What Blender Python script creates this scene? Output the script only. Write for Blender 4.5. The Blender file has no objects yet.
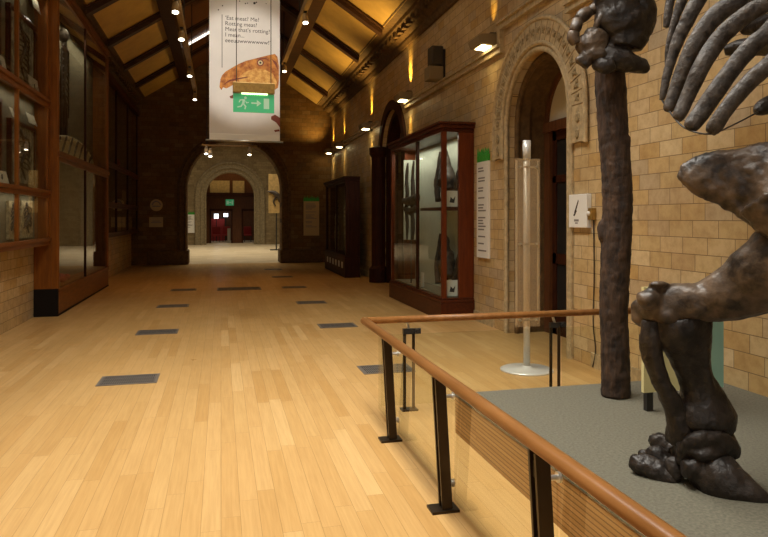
import bpy, bmesh, math, random
from mathutils import Vector, Matrix, noise
random.seed(4)
S = bpy.context.scene
C = S.collection
PI = math.pi

# ------------------------------------------------------------------ materials
def nn(nt, typ, **kw):
    n = nt.nodes.new(typ)
    for k, v in kw.items():
        setattr(n, k, v)
    return n

def math_n(nt, op, a, b=None):
    n = nt.nodes.new('ShaderNodeMath'); n.operation = op
    for i, v in enumerate((a, b)):
        if v is None: continue
        if isinstance(v, (int, float)): n.inputs[i].default_value = v
        else: nt.links.new(v, n.inputs[i])
    return n.outputs[0]

def new_mat(name):
    m = bpy.data.materials.new(name); m.use_nodes = True
    nt = m.node_tree
    return m, nt, nt.nodes['Principled BSDF']

def ramp(nt, fac, stops):
    r = nt.nodes.new('ShaderNodeValToRGB')
    el = r.color_ramp.elements
    while len(el) > 1: el.remove(el[-1])
    el[0].position = stops[0][0]; el[0].color = (*stops[0][1], 1)
    for p, c in stops[1:]:
        e = el.new(p); e.color = (*c, 1)
    nt.links.new(fac, r.inputs[0])
    return r.outputs[0]

def mixc(nt, fac, a, b, mode='MIX'):
    n = nt.nodes.new('ShaderNodeMix'); n.data_type = 'RGBA'; n.blend_type = mode
    for s, v in ((n.inputs[0], fac), (n.inputs[6], a), (n.inputs[7], b)):
        if isinstance(v, (int, float)): s.default_value = v
        elif isinstance(v, tuple): s.default_value = (*v, 1)
        else: nt.links.new(v, s)
    return n.outputs[2]

def bump(nt, b, h, strength, dist=0.01):
    n = nt.nodes.new('ShaderNodeBump')
    n.inputs['Strength'].default_value = strength; n.inputs['Distance'].default_value = dist
    nt.links.new(h, n.inputs['Height']); nt.links.new(n.outputs[0], b.inputs['Normal'])

def objco(nt, scale=(1, 1, 1)):
    t = nt.nodes.new('ShaderNodeTexCoord'); mp = nt.nodes.new('ShaderNodeMapping')
    mp.inputs['Scale'].default_value = scale
    nt.links.new(t.outputs['Object'], mp.inputs[0])
    return mp.outputs[0]

def noise_n(nt, vec, scale, detail=4, rough=0.6):
    n = nt.nodes.new('ShaderNodeTexNoise')
    n.inputs['Scale'].default_value = scale; n.inputs['Detail'].default_value = detail
    n.inputs['Roughness'].default_value = rough
    nt.links.new(vec, n.inputs['Vector'])
    return n.outputs[0]

def plain(name, col, rough=0.6, metal=0.0, var=0.0, scale=8, bmp=0.0, col2=None, stretch=(1, 1, 1), spec=None):
    m, nt, b = new_mat(name)
    b.inputs['Roughness'].default_value = rough; b.inputs['Metallic'].default_value = metal
    if spec is not None: b.inputs['Specular IOR Level'].default_value = spec
    c2 = col2 or tuple(max(0, c * (1 - var)) for c in col)
    if var or col2 or bmp:
        v = objco(nt, stretch); f = noise_n(nt, v, scale)
        col_o = ramp(nt, f, [(0.35, c2), (0.65, col)])
        nt.links.new(col_o, b.inputs['Base Color'])
        if bmp: bump(nt, b, f, bmp, 0.02)
    else:
        b.inputs['Base Color'].default_value = (*col, 1)
    return m

def emit(name, col, st):
    m, nt, b = new_mat(name)
    b.inputs['Base Color'].default_value = (*col, 1)
    b.inputs['Emission Color'].default_value = (*col, 1); b.inputs['Emission Strength'].default_value = st
    return m

def wood(name, dark, light, rough=0.4, axis='Z', scale=5):
    m, nt, b = new_mat(name)
    st = {'X': (.12, 1, 1), 'Y': (1, .12, 1), 'Z': (1, 1, .12)}[axis]
    v = objco(nt, tuple(s * 4 for s in st)); f = noise_n(nt, v, scale, 5, 0.65)
    nt.links.new(ramp(nt, f, [(0.3, dark), (0.7, light)]), b.inputs['Base Color'])
    b.inputs['Roughness'].default_value = rough; b.inputs['Specular IOR Level'].default_value = .16
    bump(nt, b, f, 0.08, 0.01)
    return m

def cells(nt, u, v, L, Hh, gap, seed=0.0, half=False):
    """rows of blocks with a random shift per row -> (random colour value, mask of the joints, second random)"""
    vr = math_n(nt, 'DIVIDE', v, Hh); row = math_n(nt, 'FLOOR', vr)
    w1 = nt.nodes.new('ShaderNodeTexWhiteNoise'); w1.noise_dimensions = '1D'
    nt.links.new(math_n(nt, 'ADD', row, 31.7 + seed), w1.inputs['W'])
    if half:
        sh = math_n(nt, 'ADD', math_n(nt, 'MULTIPLY', row, 0.5), math_n(nt, 'MULTIPLY', w1.outputs['Value'], 0.22))
    else:
        sh = w1.outputs['Value']
    ur = math_n(nt, 'ADD', math_n(nt, 'DIVIDE', u, L), math_n(nt, 'MULTIPLY', sh, 1.0 if half else 7.0))
    col = math_n(nt, 'FLOOR', ur)
    cb = nt.nodes.new('ShaderNodeCombineXYZ'); nt.links.new(row, cb.inputs[0]); nt.links.new(col, cb.inputs[1])
    w2 = nt.nodes.new('ShaderNodeTexWhiteNoise'); w2.noise_dimensions = '3D'; nt.links.new(cb.outputs[0], w2.inputs['Vector'])
    fu = math_n(nt, 'FRACT', ur); fv = math_n(nt, 'FRACT', vr)
    du = math_n(nt, 'MULTIPLY', math_n(nt, 'MINIMUM', fu, math_n(nt, 'SUBTRACT', 1.0, fu)), L)
    dv = math_n(nt, 'MULTIPLY', math_n(nt, 'MINIMUM', fv, math_n(nt, 'SUBTRACT', 1.0, fv)), Hh)
    d = math_n(nt, 'MINIMUM', du, dv)
    joint = math_n(nt, 'LESS_THAN', d, gap)
    sc = nt.nodes.new('ShaderNodeSeparateColor'); nt.links.new(w2.outputs['Color'], sc.inputs[0])
    return w2.outputs['Value'], joint, sc.outputs[1]

def sepco(nt):
    t = nt.nodes.new('ShaderNodeTexCoord'); s = nt.nodes.new('ShaderNodeSeparateXYZ')
    nt.links.new(t.outputs['Object'], s.inputs[0])
    return t.outputs['Object'], s.outputs

def blocks(name, axis, stops, mortar, L=0.31, Hh=0.148, gap=0.0035, rough=0.45, dirt=0.35, spec=.35):
    m, nt, b = new_mat(name)
    co, xyz = sepco(nt)
    u = xyz[1] if axis == 'X' else xyz[0]
    val, joint, r2 = cells(nt, u, xyz[2], L, Hh, gap, half=True)
    base = ramp(nt, val, stops)
    n1 = noise_n(nt, co, 9, 5, .7); n2 = noise_n(nt, co, 1.1, 3, .6)
    base = mixc(nt, math_n(nt, 'MULTIPLY', ramp(nt, n1, [(.42, (0, 0, 0)), (.68, (1, 1, 1))]), .55), base, mixc(nt, 1.0, base, (.62, .52, .42), 'MULTIPLY'))
    base = mixc(nt, math_n(nt, 'MULTIPLY', ramp(nt, n2, [(.4, (0, 0, 0)), (.7, (1, 1, 1))]), dirt), base, mixc(nt, 1.0, base, (.55, .45, .38), 'MULTIPLY'))
    base = mixc(nt, joint, base, mortar)
    nt.links.new(base, b.inputs['Base Color'])
    b.inputs['Roughness'].default_value = rough; b.inputs['Specular IOR Level'].default_value = spec
    hgt = math_n(nt, 'ADD', math_n(nt, 'MULTIPLY', joint, -1.0), math_n(nt, 'MULTIPLY', n1, .5))
    bump(nt, b, hgt, .5, .006)
    return m

def planks(name, axis, stops, L, Hh, gap=0.0012, rough=0.32, line=(.2, .11, .04)):
    m, nt, b = new_mat(name)
    co, xyz = sepco(nt)
    u, v = {'Y': (xyz[1], xyz[0]), 'X': (xyz[0], xyz[1]), 'YZ': (xyz[1], xyz[2]), 'XZ': (xyz[0], xyz[2])}[axis]
    val, joint, r2 = cells(nt, u, v, L, Hh, gap)
    base = ramp(nt, val, stops)
    mp = nt.nodes.new('ShaderNodeMapping'); nt.links.new(co, mp.inputs[0])
    mp.inputs['Scale'].default_value = {'Y': (40, 1.6, 1), 'X': (1.6, 40, 1), 'YZ': (1, 1.6, 40), 'XZ': (1.6, 1, 40)}[axis]
    off = nt.nodes.new('ShaderNodeCombineXYZ'); nt.links.new(math_n(nt, 'MULTIPLY', r2, 50), off.inputs[2]); nt.links.new(off.outputs[0], mp.inputs['Location'])
    g = noise_n(nt, mp.outputs[0], 1.4, 5, .65)
    base = mixc(nt, .35, base, mixc(nt, 1.0, base, ramp(nt, g, [(.3, (.6, .52, .42)), (.62, (1, 1, 1))]), 'MULTIPLY'))
    base = mixc(nt, math_n(nt, 'MULTIPLY', joint, .7), base, line)
    nt.links.new(base, b.inputs['Base Color'])
    n3 = noise_n(nt, co, 2.2, 4, .6)
    nt.links.new(math_n(nt, 'ADD', math_n(nt, 'MULTIPLY', n3, .2), rough - .1), b.inputs['Roughness'])
    b.inputs['Specular IOR Level'].default_value = .11
    bump(nt, b, math_n(nt, 'MULTIPLY', joint, -1.0), .25, .003)
    return m

def glass(name, tint=(.93, .96, .94), refl=1.0, milk=0.0):
    m = bpy.data.materials.new(name); m.use_nodes = True
    nt = m.node_tree; nt.nodes.clear()
    o = nt.nodes.new('ShaderNodeOutputMaterial'); mx = nt.nodes.new('ShaderNodeMixShader')
    t = nt.nodes.new('ShaderNodeBsdfTransparent'); t.inputs[0].default_value = (*tint, 1)
    g = nt.nodes.new('ShaderNodeBsdfGlossy'); g.inputs['Roughness'].default_value = .015
    f = nt.nodes.new('ShaderNodeFresnel'); f.inputs[0].default_value = 1.45
    ge = nt.nodes.new('ShaderNodeNewGeometry')
    k = math_n(nt, 'MULTIPLY', math_n(nt, 'MULTIPLY', f.outputs[0], refl), math_n(nt, 'SUBTRACT', 1.0, ge.outputs['Backfacing']))
    nt.links.new(k, mx.inputs[0]); nt.links.new(t.outputs[0], mx.inputs[1]); nt.links.new(g.outputs[0], mx.inputs[2])
    if milk:
        df = nt.nodes.new('ShaderNodeBsdfDiffuse'); df.inputs[0].default_value = (.66, .50, .30, 1)
        m2 = nt.nodes.new('ShaderNodeMixShader'); m2.inputs[0].default_value = milk
        nt.links.new(mx.outputs[0], m2.inputs[1]); nt.links.new(df.outputs[0], m2.inputs[2]); nt.links.new(m2.outputs[0], o.inputs[0])
    else:
        nt.links.new(mx.outputs[0], o.inputs[0])
    return m

BUFF = [(0.0, (.58, .42, .20)), (.25, (.64, .48, .25)), (.45, (.55, .36, .14)), (.6, (.68, .53, .30)), (.8, (.60, .45, .25)), (.93, (.50, .40, .26)), (1.0, (.57, .39, .18))]
BROWN = [(0.0, (.15, .085, .03)), (.3, (.20, .115, .042)), (.6, (.17, .09, .028)), (.85, (.22, .14, .06)), (1.0, (.13, .08, .035))]
OAK = [(0.0, (.50, .305, .115)), (.2, (.545, .345, .138)), (.4, (.51, .31, .115)), (.6, (.56, .355, .145)), (.8, (.475, .28, .098)), (1.0, (.60, .395, .17))]
M = {}
M['brickR'] = blocks('buff_tile_right', 'X', BUFF, (.20, .13, .06))
M['brickL'] = blocks('buff_tile_left', 'X', BUFF, (.20, .13, .06))
M['brickE'] = blocks('brown_tile_end', 'Y', BROWN, (.07, .04, .02), rough=.75, spec=.12)
M['brickH'] = blocks('grey_tile_hall', 'Y', [(0, (.24, .18, .09)), (.5, (.30, .235, .125)), (1, (.20, .15, .075))], (.12, .09, .05), rough=.6)
M['brickHX'] = blocks('grey_tile_hall_side', 'X', [(0, (.24, .18, .09)), (.5, (.30, .235, .125)), (1, (.20, .15, .075))], (.12, .09, .05), rough=.6)
M['stone'] = plain('buff_stone', (.56, .43, .24), .6, var=.35, scale=14, bmp=.3)
M['stone_dark'] = plain('brown_stone', (.15, .085, .033), .7, var=.4, scale=10, bmp=.3, spec=.2)
M['relief'] = plain('carved_stone', (.40, .30, .16), .7, scale=30, bmp=.5, col2=(.20, .15, .07))
M['oak'] = planks('oak_floor', 'Y', OAK, 1.25, .105)
M['stonefloor'] = planks('pale_stone_floor', 'X', [(0, (.56, .46, .30)), (.5, (.66, .56, .40)), (1, (.52, .43, .29))], .6, .6, rough=.35, line=(.4, .32, .2))
M['side_wood'] = planks('striped_side_boards', 'YZ', [(0, (.40, .22, .08)), (.5, (.52, .30, .12)), (1, (.34, .18, .06))], 3.0, .028, gap=.0035, line=(.10, .045, .015))
M['side_woodX'] = planks('striped_end_boards', 'XZ', [(0, (.40, .22, .08)), (.5, (.52, .30, .12)), (1, (.34, .18, .06))], 3.0, .02, gap=.002, line=(.16, .08, .03))
M['carpet'] = plain('grey_green_carpet', (.165, .155, .112), .95, scale=60, bmp=.5, col2=(.105, .098, .070))
M['mahog'] = wood('mahogany', (.085, .019, .006), (.165, .038, .010), .36)
M['mahogY'] = wood('mahogany_rail', (.050, .012, .005), (.105, .026, .008), .36, 'Y')
M['brownwood'] = wood('brown_case_wood', (.17, .054, .008), (.30, .105, .015), .38)
M['brownwoodY'] = wood('brown_case_rail', (.13, .040, .009), (.25, .085, .019), .36, 'Y')
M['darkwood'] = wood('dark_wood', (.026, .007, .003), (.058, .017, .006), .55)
M['doorwood'] = wood('door_wood', (.085, .032, .013), (.15, .058, .022), .35)
M['rafter'] = wood('rafter_wood', (.04, .017, .007), (.085, .038, .015), .5, 'X')
M['purlin'] = wood('purlin_wood', (.34, .22, .09), (.50, .34, .16), .5, 'Y')
M['handrail'] = wood('handrail_wood', (.19, .078, .020), (.28, .125, .038), .33, 'Y')
M['panel'] = plain('ceiling_board', (.58, .36, .10), .7, var=.18, scale=2.5)
M['black'] = plain('black_metal', (.018, .017, .016), .4)
M['blackpaint'] = plain('black_plinth', (.012, .009, .007), .6, spec=.12)
M['bronze'] = plain('dark_bronze', (.045, .030, .018), .35, .7)
M['vent'] = plain('vent_metal', (.20, .175, .15), .45, .4)
M['ventdark'] = plain('vent_dark_sheet', (.03, .026, .022), .9)
M['steel'] = plain('steel', (.62, .61, .58), .3, .9)
M['silver'] = plain('silver_paint', (.66, .66, .63), .35, .3)
M['white'] = plain('white_card', (.80, .79, .74), .6)
M['offwhite'] = plain('off_white_board', (.62, .58, .48), .7, var=.1)
M['banner'] = plain('banner_fabric', (.80, .77, .74), .75, var=.08, scale=2)
M['ink'] = plain('dark_ink', (.035, .03, .03), .7)
M['greyink'] = plain('grey_ink', (.22, .2, .19), .7)
M['lizard'] = plain('lizard_print', (.70, .30, .06), .7, scale=9, col2=(.30, .07, .015))
M['lizard2'] = plain('lizard_print_light', (.85, .52, .15), .7, scale=14, col2=(.55, .22, .04))
M['redprint'] = plain('dark_red_print', (.22, .05, .03), .7)
M['brass'] = plain('brass_cover', (.42, .25, .06), .4, .4, var=.3, scale=20)
M['signgreen'] = emit('exit_green', (.05, .36, .15), .28)
M['signwhite'] = emit('exit_white', (.38, .58, .40), .16)
M['tube'] = emit('sign_tube', (.75, 1, .45), 3.0)
M['grass'] = plain('bright_green_card', (.05, .42, .04), .6, var=.5, scale=40)
M['bone'] = plain('dark_bone', (.036, .027, .021), .46, scale=14, bmp=.7, col2=(.010, .007, .0055), spec=.4)
M['bonewarm'] = plain('brown_bone', (.13, .088, .056), .44, scale=9, bmp=.6, col2=(.013, .008, .005), spec=.45)  # brown bone; pale noise tone raised to paint in the thigh highlight
M['ribbone'] = plain('grey_rib_bone', (.095, .080, .067), .5, scale=12, bmp=.6, col2=(.022, .017, .014), stretch=(2, 2, 2), spec=.4)
M['bark'] = plain('bark', (.066, .034, .017), .8, scale=18, bmp=1.0, col2=(.014, .007, .004), stretch=(1, 1, .3))
M['fossil'] = plain('dark_fossil', (.075, .05, .035), .6, var=.5, scale=15, bmp=.4)
M['slab'] = plain('grey_slab', (.42, .40, .31), .8, scale=8, bmp=.4, col2=(.10, .09, .07))
M['slabpale'] = plain('pale_slab', (.62, .52, .32), .8, scale=14, bmp=.4, col2=(.20, .14, .07))
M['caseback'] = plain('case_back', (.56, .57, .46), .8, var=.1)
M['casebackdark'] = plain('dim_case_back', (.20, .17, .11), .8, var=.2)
M['cream'] = plain('cream_fossil', (.72, .60, .35), .7, var=.2)
M['glass'] = glass('case_glass')
M['glassL'] = glass('old_case_glass', (.95, .95, .9), 1.4)
M['railglass'] = glass('rail_glass', (.94, .95, .91), 1.0)
M['acrylic'] = glass('acrylic_sheet', (.95, .92, .86), 1.2, .26)
M['yellow'] = plain('pale_yellow_panel', (.66, .60, .30), .6)
M['teal'] = plain('pale_teal_panel', (.27, .47, .38), .6)
M['lamp'] = emit('lamp_glow', (1, .80, .40), 14)
M['bulb'] = emit('spot_glow', (1, .88, .66), 6)
M['sky'] = emit('rooflight_glass', (1, .95, .85), 1.6)
M['screen'] = emit('lit_screen', (.9, .95, 1), 2.5)
M['red'] = plain('red_fabric', (.42, .035, .03), .7)
M['housing'] = plain('buff_lamp_housing', (.27, .20, .105), .55, spec=.25)
M['grey'] = plain('grey_plastic', (.065, .052, .036), .6, spec=.2)
M['dimboard'] = plain('dim_board', (.50, .37, .19), .7)  # off-white board darkened to paint in the weak light at the far end
M['stonehall'] = plain('hall_stone', (.30, .235, .13), .7, var=.4, scale=10, bmp=.3)
M['fan'] = plain('fanlight_board', (.66, .60, .46), .6)
M['amberwall'] = plain('amber_panel', (.62, .42, .16), .6, var=.3)

# ------------------------------------------------------------------ geometry helpers
def box(bm, x0, x1, y0, y1, z0, z1):
    v = [bm.verts.new(p) for p in ((x0, y0, z0), (x1, y0, z0), (x1, y1, z0), (x0, y1, z0), (x0, y0, z1), (x1, y0, z1), (x1, y1, z1), (x0, y1, z1))]
    for f in ((3, 2, 1, 0), (4, 5, 6, 7), (0, 1, 5, 4), (1, 2, 6, 5), (2, 3, 7, 6), (3, 0, 4, 7)):
        bm.faces.new([v[i] for i in f])

def obox(bm, c, ax, ay, az, hx, hy, hz):
    """box about c along given unit axes with half sizes"""
    c = Vector(c); ax, ay, az = Vector(ax) * hx, Vector(ay) * hy, Vector(az) * hz
    v = [bm.verts.new(c + ax * i + ay * j + az * k) for k in (-1, 1) for i, j in ((-1, -1), (1, -1), (1, 1), (-1, 1))]
    for f in ((3, 2, 1, 0), (4, 5, 6, 7), (0, 1, 5, 4), (1, 2, 6, 5), (2, 3, 7, 6), (3, 0, 4, 7)):
        bm.faces.new([v[i] for i in f])

def prism(bm, poly, axis, a, b):
    """poly in the two other axes (in x,y,z order), extruded along axis from a to b"""
    def p(q, t):
        return {'X': (t, q[0], q[1]), 'Y': (q[0], t, q[1]), 'Z': (q[0], q[1], t)}[axis]
    lo = [bm.verts.new(p(q, a)) for q in poly]; hi = [bm.verts.new(p(q, b)) for q in poly]
    n = len(poly)
    bm.faces.new(lo); bm.faces.new(hi[::-1])
    for i in range(n):
        bm.faces.new((lo[i], hi[i], hi[(i + 1) % n], lo[(i + 1) % n]))

def catmull(pts, sub):
    if sub <= 1 or len(pts) < 3: return [Vector(p) for p in pts]
    P = [Vector(p) for p in pts]; P = [P[0] * 2 - P[1]] + P + [P[-1] * 2 - P[-2]]
    out = []
    for i in range(1, len(P) - 2):
        for k in range(sub):
            t = k / sub
            a, b, c, d = P[i - 1], P[i], P[i + 1], P[i + 2]
            out.append(.5 * ((2 * b) + (c - a) * t + (2 * a - 5 * b + 4 * c - d) * t * t + (3 * b - a - 3 * c + d) * t ** 3))
    out.append(P[-2]); return out

def tube(bm, pts, n=10, sub=5, flat=None, cap=True, lump=0.0, seed=0):
    """swept tube through (x,y,z,r) points; flat=(direction, ratio) squashes the section along a direction"""
    pts = [tuple(p) for p in pts]
    q = catmull([Vector(p) for p in pts], sub)
    pos = [Vector(p[:3]) for p in q]; rad = [max(p[3], .0008) for p in q]
    rings = []; up = None
    for i, p in enumerate(pos):
        t = (pos[min(i + 1, len(pos) - 1)] - pos[max(i - 1, 0)])
        if t.length < 1e-7: t = Vector((0, 0, 1))
        t.normalize()
        if flat: up = Vector(flat[0])
        if up is None: up = Vector((0, 0, 1)) if abs(t.z) < .9 else Vector((1, 0, 0))
        up = up - t * up.dot(t)
        if up.length < 1e-5: up = t.orthogonal()
        up.normalize(); sd = t.cross(up)
        ring = []
        for k in range(n):
            a = 2 * PI * k / n
            off = up * math.cos(a) * (flat[1] if flat else 1) + sd * math.sin(a)
            r = rad[i]
            if lump: r *= 1 + lump * noise.noise((p + off * .05) * 9 + Vector((seed, seed * 2, 0)))
            ring.append(bm.verts.new(p + off * r))
        rings.append(ring)
    for a, b in zip(rings, rings[1:]):
        for k in range(n):
            bm.faces.new((a[k], a[(k + 1) % n], b[(k + 1) % n], b[k]))
    if cap:
        bm.faces.new(rings[0][::-1]); bm.faces.new(rings[-1])

def rod(bm, a, b, r, n=10):
    tube(bm, [(*a, r), (*b, r)], n, 1)

def ball(bm, c, r, sc=(1, 1, 1), sub=2, lump=0.0, rot=None):
    t = bmesh.new(); bmesh.ops.create_icosphere(t, subdivisions=sub, radius=1)
    R = rot or Matrix()
    for v in t.verts:
        k = r * (1 + lump * noise.noise(v.co * 2.1 + Vector(c) * 7))
        v.co = R @ Vector((v.co.x * sc[0] * k, v.co.y * sc[1] * k, v.co.z * sc[2] * k)) + Vector(c)
    mp = {v: bm.verts.new(v.co) for v in t.verts}
    for f in t.faces: bm.faces.new([mp[v] for v in f.verts])
    t.free()

def lathe(bm, prof, c, n=32):
    rings = [[bm.verts.new((c[0] + r * math.cos(2 * PI * k / n), c[1] + r * math.sin(2 * PI * k / n), c[2] + z)) for k in range(n)] for r, z in prof]
    for a, b in zip(rings, rings[1:]):
        for k in range(n): bm.faces.new((a[k], a[(k + 1) % n], b[(k + 1) % n], b[k]))
    bm.faces.new(rings[0][::-1]); bm.faces.new(rings[-1])

def root_loc(o):
    while o.parent: o = o.parent
    return o.location

def obj(name, bm, mat, parent=None, smooth=False, bev=0.0, label=None):
    bmesh.ops.recalc_face_normals(bm, faces=bm.faces)
    if parent:
        bmesh.ops.translate(bm, verts=bm.verts, vec=-root_loc(parent))
    me = bpy.data.meshes.new(name); bm.to_mesh(me); bm.free()
    if smooth:
        for p in me.polygons: p.use_smooth = True
    o = bpy.data.objects.new(name, me); me.materials.append(M[mat]); C.objects.link(o)
    if parent: o.parent = parent
    if bev:
        b = o.modifiers.new('bevel', 'BEVEL'); b.width = bev; b.segments = 2; b.limit_method = 'ANGLE'
    if label: o['label'] = label
    return o

def quick(name, mat, parent=None, boxes=(), rods=(), **kw):
    bm = bmesh.new()
    for b in boxes: box(bm, *b)
    for r in rods: rod(bm, *r)
    return obj(name, bm, mat, parent, **kw)

def thing(name, label, cat, loc, group=None):
    o = bpy.data.objects.new(name, None); C.objects.link(o); o.location = loc; o.empty_display_size = .1
    o['label'] = label; o['category'] = cat
    if group: o['group'] = group
    bpy.context.view_layer.update()
    return o

def tag(o, label, cat, group=None):
    o['label'] = label; o['category'] = cat
    if group: o['group'] = group
    return o

def struct(o, label=None):
    o['kind'] = 'structure'
    if label: o['label'] = label
    return o

def dup(root, loc, label, group=None):
    r = root.copy(); C.objects.link(r); r.location = loc; r['label'] = label
    if group: r['group'] = group
    for ch in list(root.children):
        c = ch.copy(); C.objects.link(c); c.parent = r
        for g in ch.children:
            d = g.copy(); C.objects.link(d); d.parent = c
    return r

def text_part(name, body, size, org, mat, parent, ax=(1, 0, 0), up=(0, 0, 1), space=1.0, depth=.0008, align='LEFT'):
    cu = bpy.data.curves.new(name, 'FONT'); cu.body = body; cu.size = size; cu.space_line = space; cu.extrude = depth; cu.align_x = align
    t = bpy.data.objects.new(name, cu); C.objects.link(t)
    bpy.context.view_layer.update()
    me = bpy.data.meshes.new_from_object(t.evaluated_get(bpy.context.evaluated_depsgraph_get()))
    bpy.data.objects.remove(t)
    ax, up = Vector(ax), Vector(up); nz = ax.cross(up); o0 = Vector(org) - root_loc(parent)
    for v in me.vertices: v.co = o0 + ax * v.co.x + up * v.co.y + nz * v.co.z
    me.materials.clear(); me.materials.append(M[mat])
    o = bpy.data.objects.new(name, me); C.objects.link(o); o.parent = parent
    return o

def arch_pts(cy, r, spring, n=24, z0=0.0):
    """points of an arched opening, from its low foot round to its high foot"""
    return [(cy - r, z0)] + [(cy - r * math.cos(PI * k / n), spring + r * math.sin(PI * k / n)) for k in range(n + 1)] + [(cy + r, z0)]

def ring(bm, cy, r0, r1, spring, xa, xb, axis, n=24, zlow=None):
    """half-round band between two radii, with legs down to zlow"""
    out = [(cy - r1 * math.cos(PI * k / n), spring + r1 * math.sin(PI * k / n)) for k in range(n + 1)]
    inn = [(cy - r0 * math.cos(PI * k / n), spring + r0 * math.sin(PI * k / n)) for k in range(n + 1)]
    if zlow is not None:
        out = [(cy - r1, zlow)] + out + [(cy + r1, zlow)]; inn = [(cy - r0, zlow)] + inn + [(cy + r0, zlow)]
    for i in range(len(out) - 1):
        prism(bm, [inn[i], inn[i + 1], out[i + 1], out[i]], axis, xa, xb)
    bmesh.ops.remove_doubles(bm, verts=bm.verts, dist=1e-5)

# ------------------------------------------------------------------ camera
CAMH = 1.65
cam = bpy.data.objects.new('camera', bpy.data.cameras.new('camera')); C.objects.link(cam)
cam.data.sensor_width = 36; cam.data.lens = 660 / 768 * 36
cam.location = (0, 0, CAMH); cam.rotation_euler = (PI / 2, 0, -math.atan(163 / 660))
cam.data.shift_y = -(268.5 - 218) / 768
cam.data.clip_start = .05
S.camera = cam

# ------------------------------------------------------------------ setting
XL, XR, YE, YB = -3.03, 4.0, 24.4, -5.0
XC = .43
EZ = 5.85          # eaves
RZ = 7.84          # ridge
struct(quick('floor', 'oak', boxes=[(XL - .1, 4.8, YB, YE + .2, -.1, 0)]), 'oak plank floor of the corridor')
struct(quick('floor_hall', 'stonefloor', boxes=[(-5, 6, YE + .2, 50, -.1, -.001)]), 'pale stone floor beyond the arch')
bm = bmesh.new(); box(bm, XL - .3, XL, YB, YE, 0, 6.4)
struct(obj('wall_left', bm, 'brickL'), 'buff tiled left wall')
# right wall with two arched openings
A1 = (7.9, .88, 2.95); A2 = (15.35, 1.05, 3.2)
poly = [(YB, 0)] + arch_pts(*A1) + arch_pts(*A2) + [(YE, 0), (YE, 6.4), (YB, 6.4)]
bm = bmesh.new(); prism(bm, poly, 'X', XR, XR + .66)
struct(obj('wall_right', bm, 'brickR'), 'buff tiled right wall with an arched doorway')
# end wall
poly = [(XL - .3, 0)] + arch_pts(.49, 1.67, 2.75, 28) + [(XR + .66, 0), (XR + .66, 8.2), (XL - .3, 8.2)]
bm = bmesh.new(); prism(bm, poly, 'Y', YE, YE + .9)
struct(obj('wall_end', bm, 'brickE'), 'dark brown tiled end wall with a wide arch')
bm = bmesh.new(); box(bm, XL - .3, XR + .66, YB - .3, YB, 0, 8.2)
struct(obj('wall_back', bm, 'brickE'))
# pier plinths and arch mouldings of the end wall
bm = bmesh.new()
box(bm, -2.5, -1.18 + .06, YE - .09, YE + .95, 0, .5); box(bm, 2.16 - .06, 3.6, YE - .09, YE + .95, 0, .5)
struct(obj('trim_1', bm, 'stone_dark', bev=.03))
bm = bmesh.new(); ring(bm, .49, 1.69, 2.0, 2.75, YE - .05, YE, 'Y', 28, .5)
for rr in (1.72, 1.9):
    tube(bm, [(.49 - rr, YE - .05, .5, .035)] + [(.49 - rr * math.cos(PI * k / 24), YE - .05, 2.75 + rr * math.sin(PI * k / 24), .035) for k in range(25)] + [(.49 + rr, YE - .05, .5, .035)], 8, 1)
struct(obj('trim_2', bm, 'stone_dark'))
# ceiling: two boarded slopes with rafters
T = (RZ - EZ) / (XC + 2.6)
bm = bmesh.new()
prism(bm, [(-2.62, EZ), (XC, RZ), (3.48, EZ), (3.48, EZ + .12), (XC, RZ + .12), (-2.62, EZ + .12)], 'Y', YB, YE)
ceil = struct(obj('ceiling', bm, 'panel'), 'sloping yellow boarded ceiling with dark rafters')
for k in range(-4, 5):
    y = 14.25 + 2.58 * k
    if not YB < y < YE: continue
    for sgn in (-1, 1):
        bm = bmesh.new()
        xe = XC + sgn * 3.03
        prism(bm, sorted([(xe, EZ - .02), (XC, RZ - .02)])[::1] + sorted([(xe, EZ - .15), (XC, RZ - .15)])[::-1], 'Y', y - .10, y + .10)
        prism(bm, sorted([(xe, EZ - .01), (XC, RZ - .01)])[::1] + sorted([(xe, EZ - .05), (XC, RZ - .05)])[::-1], 'Y', y - .19, y + .19)
        obj('rafter', bm, 'rafter', ceil)
for sgn in (-1, 1):     # purlin two thirds of the way up, dark close boarding above it
    x = XC + sgn * 1.68; z = RZ - T * 1.68
    bm = bmesh.new(); box(bm, x - .15, x + .15, YB, YE, z - .26, z + .0); obj('purlin', bm, 'rafter', ceil)
    bm = bmesh.new(); q = [(XC + sgn * 1.6, RZ - T * 1.6 - .012), (XC + sgn * .1, RZ - T * .1 - .012)]
    prism(bm, q + [(p_[0], p_[1] - .01) for p_ in q[::-1]], 'Y', YB, YE); obj('upper_boarding', bm, 'doorwood', ceil)
bm = bmesh.new(); box(bm, XC - .12, XC + .12, YB, YE, RZ - .3, RZ - .02); obj('ridge_beam', bm, 'rafter', ceil)
# rooflights near the ridge
def pane(n, x0, x1, y0, y1):
    bm = bmesh.new()
    z = lambda x: RZ - T * abs(x - XC) - .05
    prism(bm, [(x0, z(x0)), (x1, z(x1)), (x1, z(x1) + .01), (x0, z(x0) + .01)], 'Y', y0, y1)
    struct(obj('window_%d' % n, bm, 'sky'), 'narrow glazed rooflight near the ridge')
pane(1, -1.05, -.2, 20.6, 20.85)
pane(2, .62, 1.3, 11.9, 12.2)
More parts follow.
